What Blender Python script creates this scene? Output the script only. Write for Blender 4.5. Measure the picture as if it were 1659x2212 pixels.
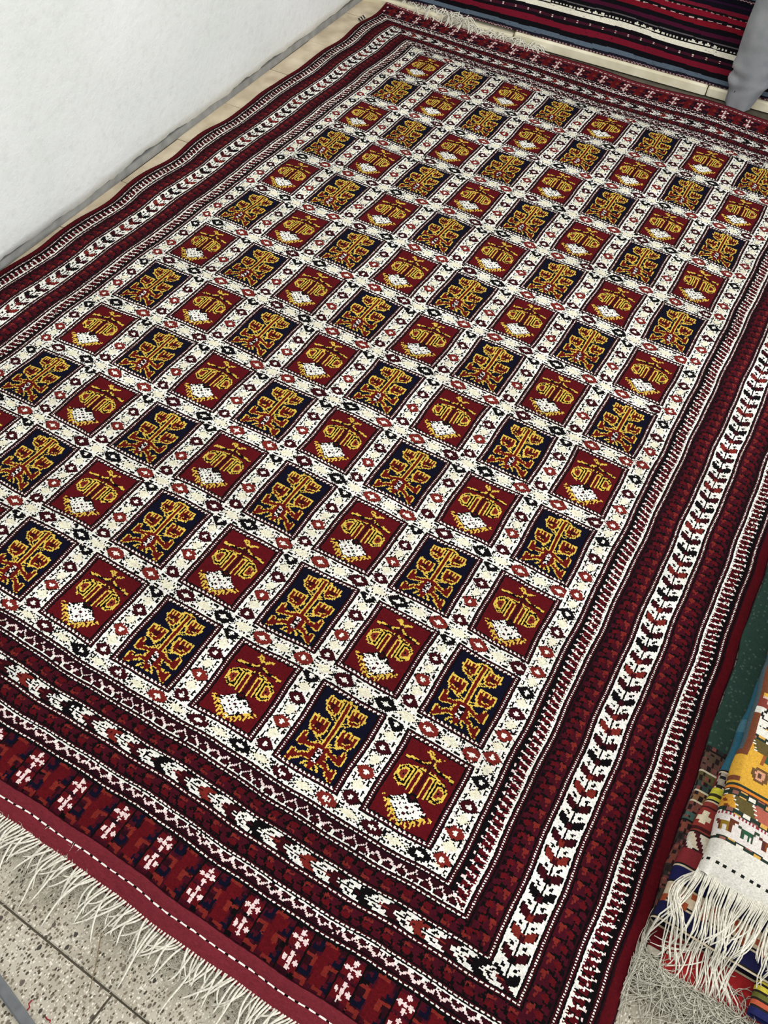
import bpy, bmesh, math, random
import numpy as np
from mathutils import Vector, Matrix

for o in list(bpy.data.objects):
    bpy.data.objects.remove(o)
scene = bpy.context.scene
COL = scene.collection
rng = np.random.default_rng(7)
random.seed(7)

# ---------------------------------------------------------------- camera
# carpet units: u across (one panel period = 0.19 m), v along (far end to near end)
PU = 0.19
PVM = PU * 1.20337                      # metres per v unit
ZR = 0.012                              # height of the carpet's pile
CAM_R = [[0.8694829145130367, 0.4885740074313695, 0.07276606786385693],
         [0.4195901104177616, -0.6527781360323099, -0.6307335763678624],
         [-0.2606599328809972, 0.578943990711222, -0.7725802579731369]]   # right, down, forward
CAM_P = Vector((8.338381753 * PU, -17.38625469 * PU, 8.645534261 * PU + ZR))
cam_data = bpy.data.cameras.new('camera')
cam = bpy.data.objects.new('camera', cam_data)
COL.objects.link(cam)
r_, d_, f_ = (Vector(v) for v in CAM_R)
m = Matrix((( r_.x, -d_.x, -f_.x, CAM_P.x), (r_.y, -d_.y, -f_.y, CAM_P.y), (r_.z, -d_.z, -f_.z, CAM_P.z), (0, 0, 0, 1)))
cam.matrix_world = m
cam_data.sensor_fit = 'VERTICAL'
cam_data.sensor_height = 24.0
cam_data.lens = 24.0 * 1994.86266 / 2212
cam_data.clip_start = 0.02
scene.camera = cam

# ---------------------------------------------------------------- world, lamps, exposure
world = bpy.data.worlds.new('room_air')
scene.world = world
world.use_nodes = True
world.node_tree.nodes['Background'].inputs[0].default_value = (0.98, 0.99, 1.0, 1)
world.node_tree.nodes['Background'].inputs[1].default_value = 0.60

def area_lamp(name, loc, sx, sy, watts, col=(1, 0.985, 0.95)):
    l = bpy.data.lights.new(name, 'AREA')
    l.shape = 'RECTANGLE'; l.size = sx; l.size_y = sy; l.energy = watts; l.color = col
    o = bpy.data.objects.new(name, l); o.location = loc
    COL.objects.link(o)
    return o
area_lamp('ceiling_light', (0.9, -0.9, 2.75), 1.6, 0.5, 14)
area_lamp('ceiling_light', (1.3, -3.2, 2.75), 1.6, 0.5, 13)
# unseen fill light added on the right to brighten the white wall
side_fill = area_lamp('side_fill_light', (4.4, -1.6, 1.5), 3.6, 2.4, 92, (1.0, 0.995, 0.98))
side_fill.rotation_euler = (math.radians(90), 0, math.radians(90))
scene.view_settings.view_transform = 'Standard'
scene.view_settings.look = 'None'
scene.view_settings.gamma = 1.0
scene.view_settings.use_curve_mapping = False
scene.view_settings.exposure = 0.24

# ---------------------------------------------------------------- helpers
def lin(c):
    c = np.asarray(c, float) / 255.0
    return np.where(c <= .04045, c / 12.92, ((c + .055) / 1.055) ** 2.4)

def rgba(c):
    return tuple(float(x) for x in lin(c)) + (1.0,)

def W(u, v, z=0.0):
    return Vector((u * PU, -v * PVM, z))

def at(x, y, z=0.0):
    """photo pixel -> point on the horizontal plane at height z"""
    d = r_ * ((x - 829.5) / 1994.86266) + d_ * ((y - 1106) / 1994.86266) + f_
    t = (z - CAM_P.z) / d.z
    return CAM_P + d * t

def link(name, me, parent=None, mat=None):
    o = bpy.data.objects.new(name, me)
    COL.objects.link(o)
    if parent:
        o.parent = parent
    if mat is not None and me is not None and not me.materials:
        me.materials.append(mat)
    return o

def empty(name, loc=(0, 0, 0), rz=0.0):
    o = bpy.data.objects.new(name, None)
    o.empty_display_size = 0.05
    COL.objects.link(o)
    o.location = loc; o.rotation_euler = (0, 0, rz)
    return o

def tag(o, label=None, cat=None, group=None, kind=None):
    if label: o['label'] = label
    if cat: o['category'] = cat
    if group: o['group'] = group
    if kind: o['kind'] = kind
    return o

def mesh_np(name, verts, faces, colors=None, smooth=True):
    """quad mesh from numpy arrays; colors = one linear rgb per face"""
    me = bpy.data.meshes.new(name)
    verts = np.asarray(verts, np.float32); faces = np.asarray(faces, np.int32)
    nf, k = faces.shape
    me.vertices.add(len(verts)); me.vertices.foreach_set('co', verts.ravel())
    me.loops.add(nf * k); me.loops.foreach_set('vertex_index', faces.ravel())
    me.polygons.add(nf)
    me.polygons.foreach_set('loop_start', np.arange(0, nf * k, k, dtype=np.int32))
    me.polygons.foreach_set('loop_total', np.full(nf, k, np.int32))
    me.polygons.foreach_set('use_smooth', np.full(nf, smooth, bool))
    if colors is not None:
        at_ = me.attributes.new('col', 'FLOAT_COLOR', 'FACE')
        c4 = np.ones((nf, 4), np.float32); c4[:, :3] = colors
        at_.data.foreach_set('color', c4.ravel())
    me.update(calc_edges=True)
    return me

def grid_faces(nr, nc):
    j, i = np.mgrid[0:nr, 0:nc]
    a = j * (nc + 1) + i
    return np.stack([a, a + nc + 1, a + nc + 2, a + 1], -1).reshape(-1, 4)

class MB:
    """collects simple shapes into one mesh"""
    def __init__(s):
        s.v, s.f = [], []
    def add(s, v, f):
        n = len(s.v); s.v += [tuple(p) for p in v]; s.f += [tuple(i + n for i in q) for q in f]
    def box(s, x0, x1, y0, y1, z0, z1):
        s.add([(x0, y0, z0), (x1, y0, z0), (x1, y1, z0), (x0, y1, z0), (x0, y0, z1), (x1, y0, z1), (x1, y1, z1), (x0, y1, z1)],
              [(0, 3, 2, 1), (4, 5, 6, 7), (0, 1, 5, 4), (1, 2, 6, 5), (2, 3, 7, 6), (3, 0, 4, 7)])
    def tube(s, pts, rad, n=5, flat=1.0):
        pts = [Vector(p) for p in pts]
        rings = []
        for k, p in enumerate(pts):
            t = (pts[min(k + 1, len(pts) - 1)] - pts[max(k - 1, 0)])
            if t.length < 1e-9: t = Vector((0, 0, 1))
            t.normalize()
            a = t.cross(Vector((0, 0, 1)))
            if a.length < 1e-4: a = Vector((1, 0, 0))
            a.normalize(); b = a.cross(t)
            r = rad[k] if isinstance(rad, (list, tuple)) else rad
            rings.append([p + a * (r * math.cos(2 * math.pi * q / n)) + b * (r * flat * math.sin(2 * math.pi * q / n)) for q in range(n)])
        v = [p for rg in rings for p in rg]
        f = []
        for k in range(len(rings) - 1):
            for q in range(n):
                f.append((k * n + q, k * n + (q + 1) % n, (k + 1) * n + (q + 1) % n, (k + 1) * n + q))
        f.append(tuple(range(n))[::-1]); f.append(tuple(range((len(rings) - 1) * n, len(rings) * n)))
        s.add(v, f)
    def mesh(s, name, smooth=False):
        me = bpy.data.meshes.new(name)
        me.from_pydata([tuple(p) for p in s.v], [], s.f)
        if smooth:
            me.polygons.foreach_set('use_smooth', np.ones(len(me.polygons), bool))
        me.update()
        return me
    def build(s, name, mat, parent=None, smooth=False):
        return link(name, s.mesh(name, smooth), parent, mat)

# ---------------------------------------------------------------- materials
def new_mat(name, rough=.8, spec=.3):
    m = bpy.data.materials.new(name); m.use_nodes = True
    nt = m.node_tree; b = nt.nodes['Principled BSDF']
    b.inputs['Roughness'].default_value = rough
    b.inputs['Specular IOR Level'].default_value = spec
    return m, nt, b

def N(nt, t, **kw):
    n = nt.nodes.new(t)
    for k, v in kw.items():
        if k in n.inputs: n.inputs[k].default_value = v
        else: setattr(n, k, v)
    return n

def coords(nt, scale=(1, 1, 1)):
    tc = N(nt, 'ShaderNodeTexCoord'); mp = N(nt, 'ShaderNodeMapping')
    mp.inputs['Scale'].default_value = scale
    nt.links.new(tc.outputs['Object'], mp.inputs['Vector'])
    return mp.outputs['Vector']

def ramp(nt, src, stops):
    r = N(nt, 'ShaderNodeValToRGB'); e = r.color_ramp.elements
    while len(e) < len(stops): e.new(.5)
    for k, (p, c) in enumerate(stops):
        e[k].position = p; e[k].color = c
    nt.links.new(src, r.inputs['Fac'])
    return r.outputs['Color']

def mult(nt, a, b, fac=1.0, mode='MULTIPLY'):
    m = N(nt, 'ShaderNodeMix', data_type='RGBA', blend_type=mode)
    m.inputs[0].default_value = fac
    nt.links.new(a, m.inputs[6]); nt.links.new(b, m.inputs[7])
    return m.outputs[2]

def bump(nt, b, src, strength, dist):
    n = N(nt, 'ShaderNodeBump'); n.inputs['Strength'].default_value = strength; n.inputs['Distance'].default_value = dist
    nt.links.new(src, n.inputs['Height']); nt.links.new(n.outputs['Normal'], b.inputs['Normal'])

def yarn_mat(name, rough=.95, grain=900, lo=.80, hi=1.12, sheen=.0, bmp=.6, bd=.0012, streak=(1, 1, 1)):
    """textile: colour of each knot from the mesh, wool grain from noise"""
    m, nt, b = new_mat(name, rough, .12)
    a = N(nt, 'ShaderNodeAttribute', attribute_name='col')
    n1 = N(nt, 'ShaderNodeTexNoise', Scale=grain, Detail=3.0); nt.links.new(coords(nt, streak), n1.inputs['Vector'])
    n2 = N(nt, 'ShaderNodeTexNoise', Scale=7.0, Detail=4.0); nt.links.new(coords(nt), n2.inputs['Vector'])
    c1 = ramp(nt, n1.outputs['Fac'], [(.3, (lo, lo, lo, 1)), (.7, (hi, hi, hi, 1))])
    c2 = ramp(nt, n2.outputs['Fac'], [(.3, (.90, .90, .90, 1)), (.7, (1.06, 1.06, 1.06, 1))])
    nt.links.new(mult(nt, mult(nt, a.outputs['Color'], c1), c2), b.inputs['Base Color'])
    if sheen:
        b.inputs['Sheen Weight'].default_value = sheen; b.inputs['Sheen Roughness'].default_value = .5
    bump(nt, b, n1.outputs['Fac'], bmp, bd)
    return m

def plain_mat(name, c, rough=.85, var=.12, scale=40, bmp=.2, bd=.001, spec=.2, c2=None):
    m, nt, b = new_mat(name, rough, spec)
    n1 = N(nt, 'ShaderNodeTexNoise', Scale=scale, Detail=5.0); nt.links.new(coords(nt), n1.inputs['Vector'])
    lo = tuple(x * (1 - var) for x in rgba(c)[:3]) + (1,); hi = tuple(min(1, x * (1 + var)) for x in rgba(c2 or c)[:3]) + (1,)
    nt.links.new(ramp(nt, n1.outputs['Fac'], [(.3, lo), (.7, hi)]), b.inputs['Base Color'])
    bump(nt, b, n1.outputs['Fac'], bmp, bd)
    return m

M = {}
M['pile'] = yarn_mat('wool_pile', grain=700, lo=.74, hi=1.16, bmp=.8, bd=.0016)
M['flat'] = yarn_mat('flat_weave', grain=420, lo=.78, hi=1.14, bmp=.7, bd=.0010, streak=(1, 2.4, 1))
M['cotton'] = plain_mat('cotton_fringe', (214, 209, 192), .9, .12, 260, .3, .0006, c2=(232, 228, 214))
M['cotton_grey'] = plain_mat('old_cotton_fringe', (176, 171, 154), .92, .16, 200, .3, .0006, c2=(206, 202, 186))
M['backing'] = plain_mat('carpet_backing', (70, 24, 28), .95, .2, 300)
M['grey_strip'] = plain_mat('grey_strip', (104, 106, 108), .6, .15, 60, .2, .001, .3)
M['straw'] = plain_mat('straw', (128, 112, 86), .8, .1, 80)
M['red_thread'] = plain_mat('red_thread', (140, 40, 44), .9, .1, 80)

def plaster():
    m, nt, b = new_mat('white_plaster', .9, .15)
    v = coords(nt)
    big = N(nt, 'ShaderNodeTexNoise', Scale=2.2, Detail=6.0); nt.links.new(v, big.inputs['Vector'])
    fine = N(nt, 'ShaderNodeTexNoise', Scale=38.0, Detail=8.0, Roughness=.65); nt.links.new(v, fine.inputs['Vector'])
    c = ramp(nt, big.outputs['Fac'], [(.30, rgba((222, 226, 223))), (.55, rgba((231, 234, 232))), (.75, rgba((238, 240, 240)))])
    d = ramp(nt, fine.outputs['Fac'], [(.30, (.86, .86, .855, 1)), (.48, (1, 1, 1, 1))])
    nt.links.new(mult(nt, c, d, .55), b.inputs['Base Color'])
    add = N(nt, 'ShaderNodeMath', operation='MULTIPLY_ADD'); add.inputs[1].default_value = .35
    nt.links.new(fine.outputs['Fac'], add.inputs[0]); nt.links.new(big.outputs['Fac'], add.inputs[2])
    bump(nt, b, add.outputs[0], .7, .014)
    return m
M['plaster'] = plaster()
M['concrete'] = plain_mat('grey_concrete', (142, 143, 140), .9, .2, 26, .5, .004)

def terrazzo():
    m, nt, b = new_mat('terrazzo', .75, .25)
    v = coords(nt)
    n = N(nt, 'ShaderNodeTexNoise', Scale=9.0, Detail=6.0); nt.links.new(v, n.inputs['Vector'])
    base = ramp(nt, n.outputs['Fac'], [(.3, rgba((160, 152, 134))), (.52, rgba((182, 174, 157))), (.72, rgba((200, 193, 177)))])
    out = base
    for sc_, thr, keep, cols in ((300., .50, .80, ((136, 124, 104), (220, 212, 196))), (200., .47, .70, ((92, 82, 66), (226, 220, 205))),
                                 (135., .43, .62, ((70, 62, 50), (126, 114, 98))), (60., .33, .36, ((118, 108, 94), (66, 60, 54)))):
        vo = N(nt, 'ShaderNodeTexVoronoi', Scale=sc_); nt.links.new(coords(nt, (1.2, .75, 1.2)), vo.inputs['Vector'])
        wob = N(nt, 'ShaderNodeTexNoise', Scale=sc_ * 2.5, Detail=2.0); nt.links.new(v, wob.inputs['Vector'])
        dd = N(nt, 'ShaderNodeMath', operation='MULTIPLY_ADD'); dd.inputs[1].default_value = .22
        nt.links.new(wob.outputs['Fac'], dd.inputs[0]); nt.links.new(vo.outputs['Distance'], dd.inputs[2])
        lt = N(nt, 'ShaderNodeMath', operation='LESS_THAN'); lt.inputs[1].default_value = thr
        nt.links.new(dd.outputs[0], lt.inputs[0])
        sp = N(nt, 'ShaderNodeSeparateColor'); nt.links.new(vo.outputs['Color'], sp.inputs[0])
        k = N(nt, 'ShaderNodeMath', operation='LESS_THAN'); k.inputs[1].default_value = keep
        nt.links.new(sp.outputs[0], k.inputs[0])
        an = N(nt, 'ShaderNodeMath', operation='MULTIPLY'); nt.links.new(lt.outputs[0], an.inputs[0]); nt.links.new(k.outputs[0], an.inputs[1])
        cc = ramp(nt, sp.outputs[1], [(.2, rgba(cols[0])), (.8, rgba(cols[1]))])
        mx = N(nt, 'ShaderNodeMix', data_type='RGBA')
        nt.links.new(an.outputs[0], mx.inputs[0]); nt.links.new(out, mx.inputs[6]); nt.links.new(cc, mx.inputs[7])
        out = mx.outputs[2]
    nt.links.new(out, b.inputs['Base Color'])
    bump(nt, b, n.outputs['Fac'], .2, .002)
    return m
M['terrazzo'] = terrazzo()
M['joint'] = plain_mat('floor_joint', (92, 86, 74), .95, .2, 40)
M['travertine'] = plain_mat('travertine', (206, 188, 158), .7, .12, 14, .3, .002, .25, c2=(222, 207, 180))
M['kerb'] = plain_mat('kerb_stone', (222, 212, 180), .7, .10, 11, .35, .003, .25, c2=(236, 229, 204))

def denim():
    m, nt, b = new_mat('grey_denim', .9, .15)
    v = coords(nt, (1, 1, 1))
    n = N(nt, 'ShaderNodeTexNoise', Scale=9.0, Detail=5.0); nt.links.new(v, n.inputs['Vector'])
    w = N(nt, 'ShaderNodeTexNoise', Scale=900.0, Detail=2.0); nt.links.new(v, w.inputs['Vector'])
    c = ramp(nt, n.outputs['Fac'], [(.3, rgba((118, 122, 128))), (.7, rgba((158, 160, 162)))])
    d = ramp(nt, w.outputs['Fac'], [(.3, (.86, .87, .88, 1)), (.7, (1.06, 1.06, 1.06, 1))])
    nt.links.new(mult(nt, c, d), b.inputs['Base Color'])
    bump(nt, b, w.outputs['Fac'], .3, .001)
    return m
M['denim'] = denim()
M['shirt'] = plain_mat('dark_shirt', (52, 56, 66), .9, .1, 60)
M['skin'] = plain_mat('skin', (176, 128, 100), .6, .06, 20, .1, .001, .35)
M['shoe'] = plain_mat('dark_leather', (38, 32, 30), .5, .15, 50, .2, .001, .4)
M['hair'] = plain_mat('dark_hair', (28, 22, 20), .7, .2, 120)

# ---------------------------------------------------------------- knot chart of the big carpet
# one cell = one knot; rows run from the far end to the near end, columns from the wall to the right
KU, KV, PW, PH = 60, 90, 46, 75            # period and panel size in knots
SB, EB = 117, 118                          # border widths (side, end) in knots
NU, NV = 2 * SB + 8 * KU - (KU - PW), 2 * EB + 12 * KV - (KV - PH)
K_, M_, R_, W_, C_, Y_, N_, O_, P_, D_, B_, T_, S_, L_ = range(14)
DU, DV = 3.17, 2.54                        # knot size in millimetres

def knot_chart():
    pat = np.full((NV, NU), P_, np.int8)
    J, I = np.mgrid[0:NV, 0:NU]

    # ------------------------------------------------ drawing inside one panel
    PJ, PI = np.mgrid[0:PH, 0:PW]
    PX, PY = (PI + .5) * DU, (PJ + .5) * DV
    SX, SY = PW * DU, PH * DV

    def qx(s):
        return (.5 + (s - .5) * .86) * SX

    def qy(t):
        return (.5 + (t - .5) * .92) * SY

    def stroke(a, pts, w, col, dash=None):
        for (s0, t0), (s1, t1) in zip(pts[:-1], pts[1:]):
            x0, y0, x1, y1 = qx(s0), qy(t0), qx(s1), qy(t1)
            dx, dy = x1 - x0, y1 - y0
            q = np.clip(((PX - x0) * dx + (PY - y0) * dy) / (dx * dx + dy * dy + 1e-9), 0, 1)
            d = np.hypot(PX - x0 - q * dx, PY - y0 - q * dy)
            m = d < w / 2
            if dash:
                m &= ((q * math.hypot(dx, dy) / dash) % 1) < .6
            a[m] = col

    def poly(a, pts, col):
        m = np.zeros(a.shape, bool)
        n = len(pts)
        for k in range(n):
            x0, y0 = qx(pts[k][0]), qy(pts[k][1])
            x1, y1 = qx(pts[(k + 1) % n][0]), qy(pts[(k + 1) % n][1])
            c = ((y0 > PY) != (y1 > PY)) & (PX < (x1 - x0) * (PY - y0) / (y1 - y0 + 1e-12) + x0)
            m ^= c
        a[m] = col

    def sc(pts, f):
        cx = sum(p[0] for p in pts) / len(pts); cy = sum(p[1] for p in pts) / len(pts)
        return [(cx + (x - cx) * f, cy + (y - cy) * f) for x, y in pts]

    def mir(pts):
        return [(1 - x, y) for x, y in pts]

    def frame(a):                                    # black, maroon, white dots, maroon, black
        du = np.minimum(PI, PW - 1 - PI); dv = np.minimum(PJ, PH - 1 - PJ)
        ring = np.minimum(du, dv)
        a[ring < 5] = M_
        a[(ring == 0) | (ring == 4)] = K_
        a[(du <= dv) & (du == 2) & (PJ % 2 == 0) & (dv > 1)] = W_
        a[(dv < du) & (dv == 2) & (PI % 3 != 0)] = W_
        a[(dv < du) & (dv == 3) & (PI % 3 == 1)] = W_

    def panel_a():                                   # vase with two blossoms on red
        a = np.full((PH, PW), R_, np.int8)
        for f in (lambda p: p, mir):
            stroke(a, f([(.53, .30), (.64, .31), (.74, .34)]), 5.5, K_)
            stroke(a, f([(.53, .29), (.64, .30), (.74, .33)]), 3.6, Y_)
            stroke(a, f([(.52, .20), (.64, .235), (.76, .235), (.885, .255)]), 8, K_)
            stroke(a, f([(.52, .19), (.64, .225), (.76, .225), (.885, .250)]), 4.6, Y_)
            stroke(a, f([(.54, .205), (.70, .232)]), 2.2, K_, 3.5)
            stroke(a, f([(.5, .155), (.56, .11), (.625, .088)]), 4.5, Y_)
            hx = [(.675, .335), (.80, .315), (.91, .40), (.91, .505), (.80, .58), (.675, .565)]
            poly(a, f(sc(hx, 1.04)), K_); poly(a, f(hx), Y_)
            poly(a, f(sc(hx, .84)), K_); poly(a, f(sc(hx, .64)), Y_)
            poly(a, f(sc(hx, .42)), O_); poly(a, f(sc(hx, .16)), K_)
            stroke(a, f([(.64, .345), (.64, .585)]), 4.2, Y_)
            stroke(a, f([(.665, .345), (.665, .58)]), 2.2, K_)
            stroke(a, f([(.555, .36), (.555, .60)]), 3.8, Y_)
            stroke(a, f([(.555, .345), (.635, .325)]), 3.6, Y_)
        stroke(a, [(.5, .12), (.5, .62)], 8, M_)
        stroke(a, [(.44, .26), (.5, .21), (.56, .26)], 5, M_)
        stroke(a, [(.5, .13), (.45, .08), (.395, .062)], 3.6, Y_)
        stroke(a, [(.5, .13), (.56, .095), (.63, .085)], 3.6, Y_)
        # vase
        dia = [(.5, .585), (.79, .745), (.5, .925), (.21, .745)]
        poly(a, sc(dia, 1.06), K_); poly(a, dia, W_)
        c, s = (PX / SX - .5) / .25, (PY / SY - .735) / .156
        p, q = (c + s + 1) * 2.5, (s - c + 1) * 2.5   # diamond axes 0..5
        ins = (np.abs(c) + np.abs(s)) < .97
        fp, fq = np.floor(p).astype(int), np.floor(q).astype(int)
        lp, lq = p - fp, q - fq
        cell = (np.abs(lp - .5) < .27) & (np.abs(lq - .5) < .27)
        a[ins & cell] = K_
        a[ins & cell & (fp > 0) & (fq > 0) & (fp < 4) & (fq < 4) & ((fp + fq) % 2 == 0)] = M_
        a[ins & cell & ((fp + fq) % 2 == 1) & ((PI + PJ) % 2 == 0)] = W_
        a[ins & (((p < .5) | (q < .5)) & (((PI + 2 * PJ) % 4) == 0))] = K_
        top = [(.5, .565), (.61, .63), (.5, .70), (.39, .63)]
        poly(a, top, K_); poly(a, sc(top, .36), M_)
        # yellow combs on the two lower edges
        for f in (lambda p: p, mir):
            for k in range(6):
                t = k / 5
                x, y = .83 - t * .27, .745 + t * .175
                stroke(a, f([(x, y), (x + .055, y + .012)]), 3.2, Y_)
                stroke(a, f([(x + .055, y + .012), (x + .045, y + .045)]), 2.8, Y_)
                stroke(a, f([(x - .01, y + .012), (x - .012, y + .05)]), 2.4, Y_ if k % 2 else K_)
            stroke(a, f([(.80, .765), (.53, .94)]), 2.4, Y_, 5)
        low = [(.5, .89), (.56, .93), (.5, .975), (.44, .93)]
        poly(a, low, Y_); poly(a, sc(low, .6), W_); poly(a, sc(low, .3), K_)
        frame(a)
        return a

    def panel_b():                                   # branching tree on navy
        a = np.full((PH, PW), N_, np.int8)

        def limb(pts, w=10.6, wi=5.8):
            stroke(a, pts, w, Y_); LIMBS.append((pts, wi))
        LIMBS = []
        for f in (lambda p: p, mir):
            for (x0, x1, y0, y1) in ((.60, .82, .085, .27), (.625, .89, .365, .555)):
                body = [(x0, y0), (x1, y0 + .01), (x1 + .015, y0 + .10), (x1 - .05, y1), (x0 + .03, y1 + .02), (x0 - .03, y0 + .12)]
                stroke(a, f([(x0 + .05, y1 + .02), (.56, y1 + .055), (.505, y1 + .03)]), 7.6, Y_)
                stroke(a, f([(x0 + .05, y1 + .02), (.56, y1 + .055), (.505, y1 + .03)]), 2.8, N_)
                poly(a, f(sc(body, 1.08)), Y_); poly(a, f(sc(body, .86)), B_)
                xm = (x0 + x1) / 2
                poly(a, f([(xm - .05, y0 + .07), (xm + .05, y0 + .08), (xm + .03, y1 - .03), (xm - .04, y1 - .03)]), M_)
                for k in (-1, 0, 1):
                    stroke(a, f([(xm + k * .062, y0 + .01), (xm + k * .062, y0 + .062)]), 3.3, Y_)
                    stroke(a, f([(xm + k * .062 + .03, y0 + .018), (xm + k * .062 + .03, y0 + .05)]), 2.0, B_)
                stroke(a, f([(xm - .05, y1 - .035), (xm + .055, y1 - .055)]), 2.6, Y_)
            limb(f([(.53, .645), (.66, .69), (.85, .735), (.845, .62)]), 12, 7.2)
            limb(f([(.56, .80), (.70, .835), (.865, .945), (.85, .845)]), 12, 7.2)
            limb(f([(.55, .69), (.63, .76), (.57, .83)]), 9, 4.6)
            stroke(a, f([(.53, .87), (.60, .885), (.63, .93)]), 4.0, Y_)
            stroke(a, f([(.5, .90), (.56, .935)]), 4.0, Y_)
        for pts, wi in LIMBS:
            stroke(a, pts, wi, B_)
        for f in (lambda p: p, mir):
            for c in ([(.82, .725), (.80, .66)], [(.83, .925), (.81, .87)]):
                stroke(a, f(c), 6.0, B_)
            stroke(a, f([(.50, .66), (.60, .69)]), 5, B_)
        stroke(a, [(.5, .06), (.5, .62)], 11, Y_); stroke(a, [(.5, .075), (.5, .64)], 5.4, B_)
        stroke(a, [(.5, .10), (.5, .60)], 1.8, K_, 5)
        stroke(a, [(.39, .055), (.61, .055)], 5.6, Y_); stroke(a, [(.43, .062), (.57, .062)], 2.6, B_)
        poly(a, [(.5, .615), (.60, .69), (.585, .86), (.5, .90), (.415, .86), (.40, .69)], B_)
        poly(a, [(.45, .675), (.56, .675), (.56, .855), (.45, .855)], K_)
        for yy in (.70, .765, .83):
            stroke(a, [(.465, yy - .015), (.535, yy + .015)], 2.3, W_)
            stroke(a, [(.535, yy - .02), (.475, yy + .02)], 2.0, T_)
        poly(a, [(.5, .86), (.56, .905), (.5, .945), (.44, .905)], B_)
        frame(a)
        return a

    # ------------------------------------------------ repeating bands, x across (knots), y along
    def lattice_v(x, y, w, cyc, per=22.5):
        """diamond chain running along y; x measured from the centre line"""
        k = np.floor(y / per).astype(int); l = y - (k + .5) * per
        out = np.full(x.shape, W_, np.int8)
        hw, hl = w * .36, per * .29
        cl = np.where(l > 0, l - per / 2, l + per / 2)
        d2 = np.abs(x) / (w * .30) + np.abs(cl) / (per * .24)
        out[d2 < 1.0] = C_
        out[(d2 > .96) & (d2 < 1.14) & ((np.floor(x) + np.floor(y)) % 3 != 0)] = K_
        d = np.abs(x) / hw + np.abs(l) / hl
        hexa = (np.abs(l) < hl * .80) & (d < 1.18)
        ring = (np.abs(l) < hl * .98) & (d < 1.42) & ~hexa
        out[ring & ((np.floor(l) + np.floor(x)) % 2 == 0)] = K_
        col = np.array(cyc, np.int8)[k % len(cyc)]
        out[hexa] = col[hexa]
        hole = np.abs(x) / (hw * .40) + np.abs(l) / (hl * .42) < 1
        out[hole] = W_
        hp = min(per, 24.)
        ax = np.abs(np.abs(x) - w * .37); al = np.abs(np.abs(l) - per * .29)
        out[(ax < w * .085) & (al < hp * .085) & ~((ax < w * .03) & (al < hp * .04))] = K_
        out[(np.abs(np.abs(x) - w * .30) < w * .05) & (np.abs(np.abs(l) - per * .40) < per * .03)] = K_
        return out

    def chevron(x, y, w, per, cyc):
        """V pointing to +y, x measured from the centre line"""
        arm = .95 * per / (2 * w * .5) * .98
        z = y + np.abs(x) * arm
        k = np.floor(z / per).astype(int); l = z - k * per
        th = per * .43
        out = np.full(x.shape, W_, np.int8)
        inarm = (l < th) & (np.abs(x) < w * .44)
        col = np.array(cyc, np.int8)[k % len(cyc)]
        out[inarm] = col[inarm]
        out[(l < th) & (np.abs(x) > w * .38) & (np.abs(x) < w * .455)] = K_
        nxt = np.array(cyc, np.int8)[(k + 1) % len(cyc)]
        notch = (l > per * .72) & (np.abs(x) < w * .12)
        alt = np.where(nxt == K_, M_, np.where(nxt == O_, M_, O_))
        ck = (l > th * .25) & (l < th * 1.0) & (np.abs(x) < w * .07)
        out[ck] = np.where(col == K_, M_, np.where(col == O_, M_, np.where(k % 4 == 1, K_, O_)))[ck]
        edge = (l >= per * .93) | ((l >= th) & (l < th * 1.12) & (np.floor(x) % 2 == 0))
        out[edge & (np.abs(x) < w * .44) & (np.floor(x) % 2 == 0)] = K_
        mid = (np.abs(x) < .6) & (l >= th)
        out[mid] = K_
        cx = np.abs(np.abs(x) - w * .255)
        cy = np.abs(l - per * .73)
        out[((cx < w * .035) & (cy < per * .10)) | ((cx < w * .09) & (cy < per * .045))] = K_
        return out

    def brocade(x, y, w, per, flip):
        """x 0..w across, orange hooks on the side x ~ w (or x ~ 0 when flipped)"""
        if flip:
            x = w - x
        k = np.floor(y / per); l = (y - k * per) / per; s = x / w
        out = np.full(x.shape, P_, np.int8)
        out[(np.abs(s - .34) + np.abs(l - .55) * .6 < .26)] = R_
        out[(s < .22) & (l > .30) & (l < .62)] = D_
        out[np.abs(l - .12 - .55 * np.abs(s - .62)) < .055] = K_
        out[(np.abs((l - .30) - (s - .62) * 1.5) < .10) & (s < .80) & (s > .42)] = K_
        out[(np.abs(l - .90 + s * .30) < .055) & (s < .5)] = K_
        out[(np.abs(s - .16) < .05) & (l > .62) & (l < .80)] = K_
        e = (l - .26) / .60
        tri = (e > 0) & (e < 1) & (s > .62 + e * .16) & (s < .93 - e * .10)
        comb = (np.floor(y) % 2 == 0) | (s < .74 + e * .1)
        out[tri & ((e < .34) | comb)] = O_
        out[(s < .05) | (s > .965)] = D_
        return out

    def guard(x, y, n, side):
        out = np.full(x.shape, M_, np.int8)
        out[(x < 1) | (x >= n - 1)] = K_
        mid = (np.floor(x) == n // 2)
        if side:
            out[mid & (np.floor(y) % 2 == 0)] = W_
        else:
            out[mid & (np.floor(y) % 3 != 0)] = W_
        return out

    def teeth(x, y, w, per):
        """x: 0 at the tips .. w at the solid white line"""
        k = np.floor(y / per); l = y - k * per
        out = np.full(x.shape, K_, np.int8)

        def seg(x0, y0, x1, y1, wd, col, dash=False):
            for sh in (-per, 0, per, 2 * per):
                a0, b0, a1, b1 = x0, y0 + sh, x1, y1 + sh
                q = np.clip(((x - a0) * (a1 - a0) + (l - b0) * (b1 - b0)) / ((a1 - a0) ** 2 + (b1 - b0) ** 2), 0, 1)
                d = np.hypot(x - a0 - q * (a1 - a0), (l - b0 - q * (b1 - b0)))
                m = d < wd
                if dash:
                    m &= (q * 3 % 1) < .55
                out[m] = col
        f = w / 10.
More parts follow.
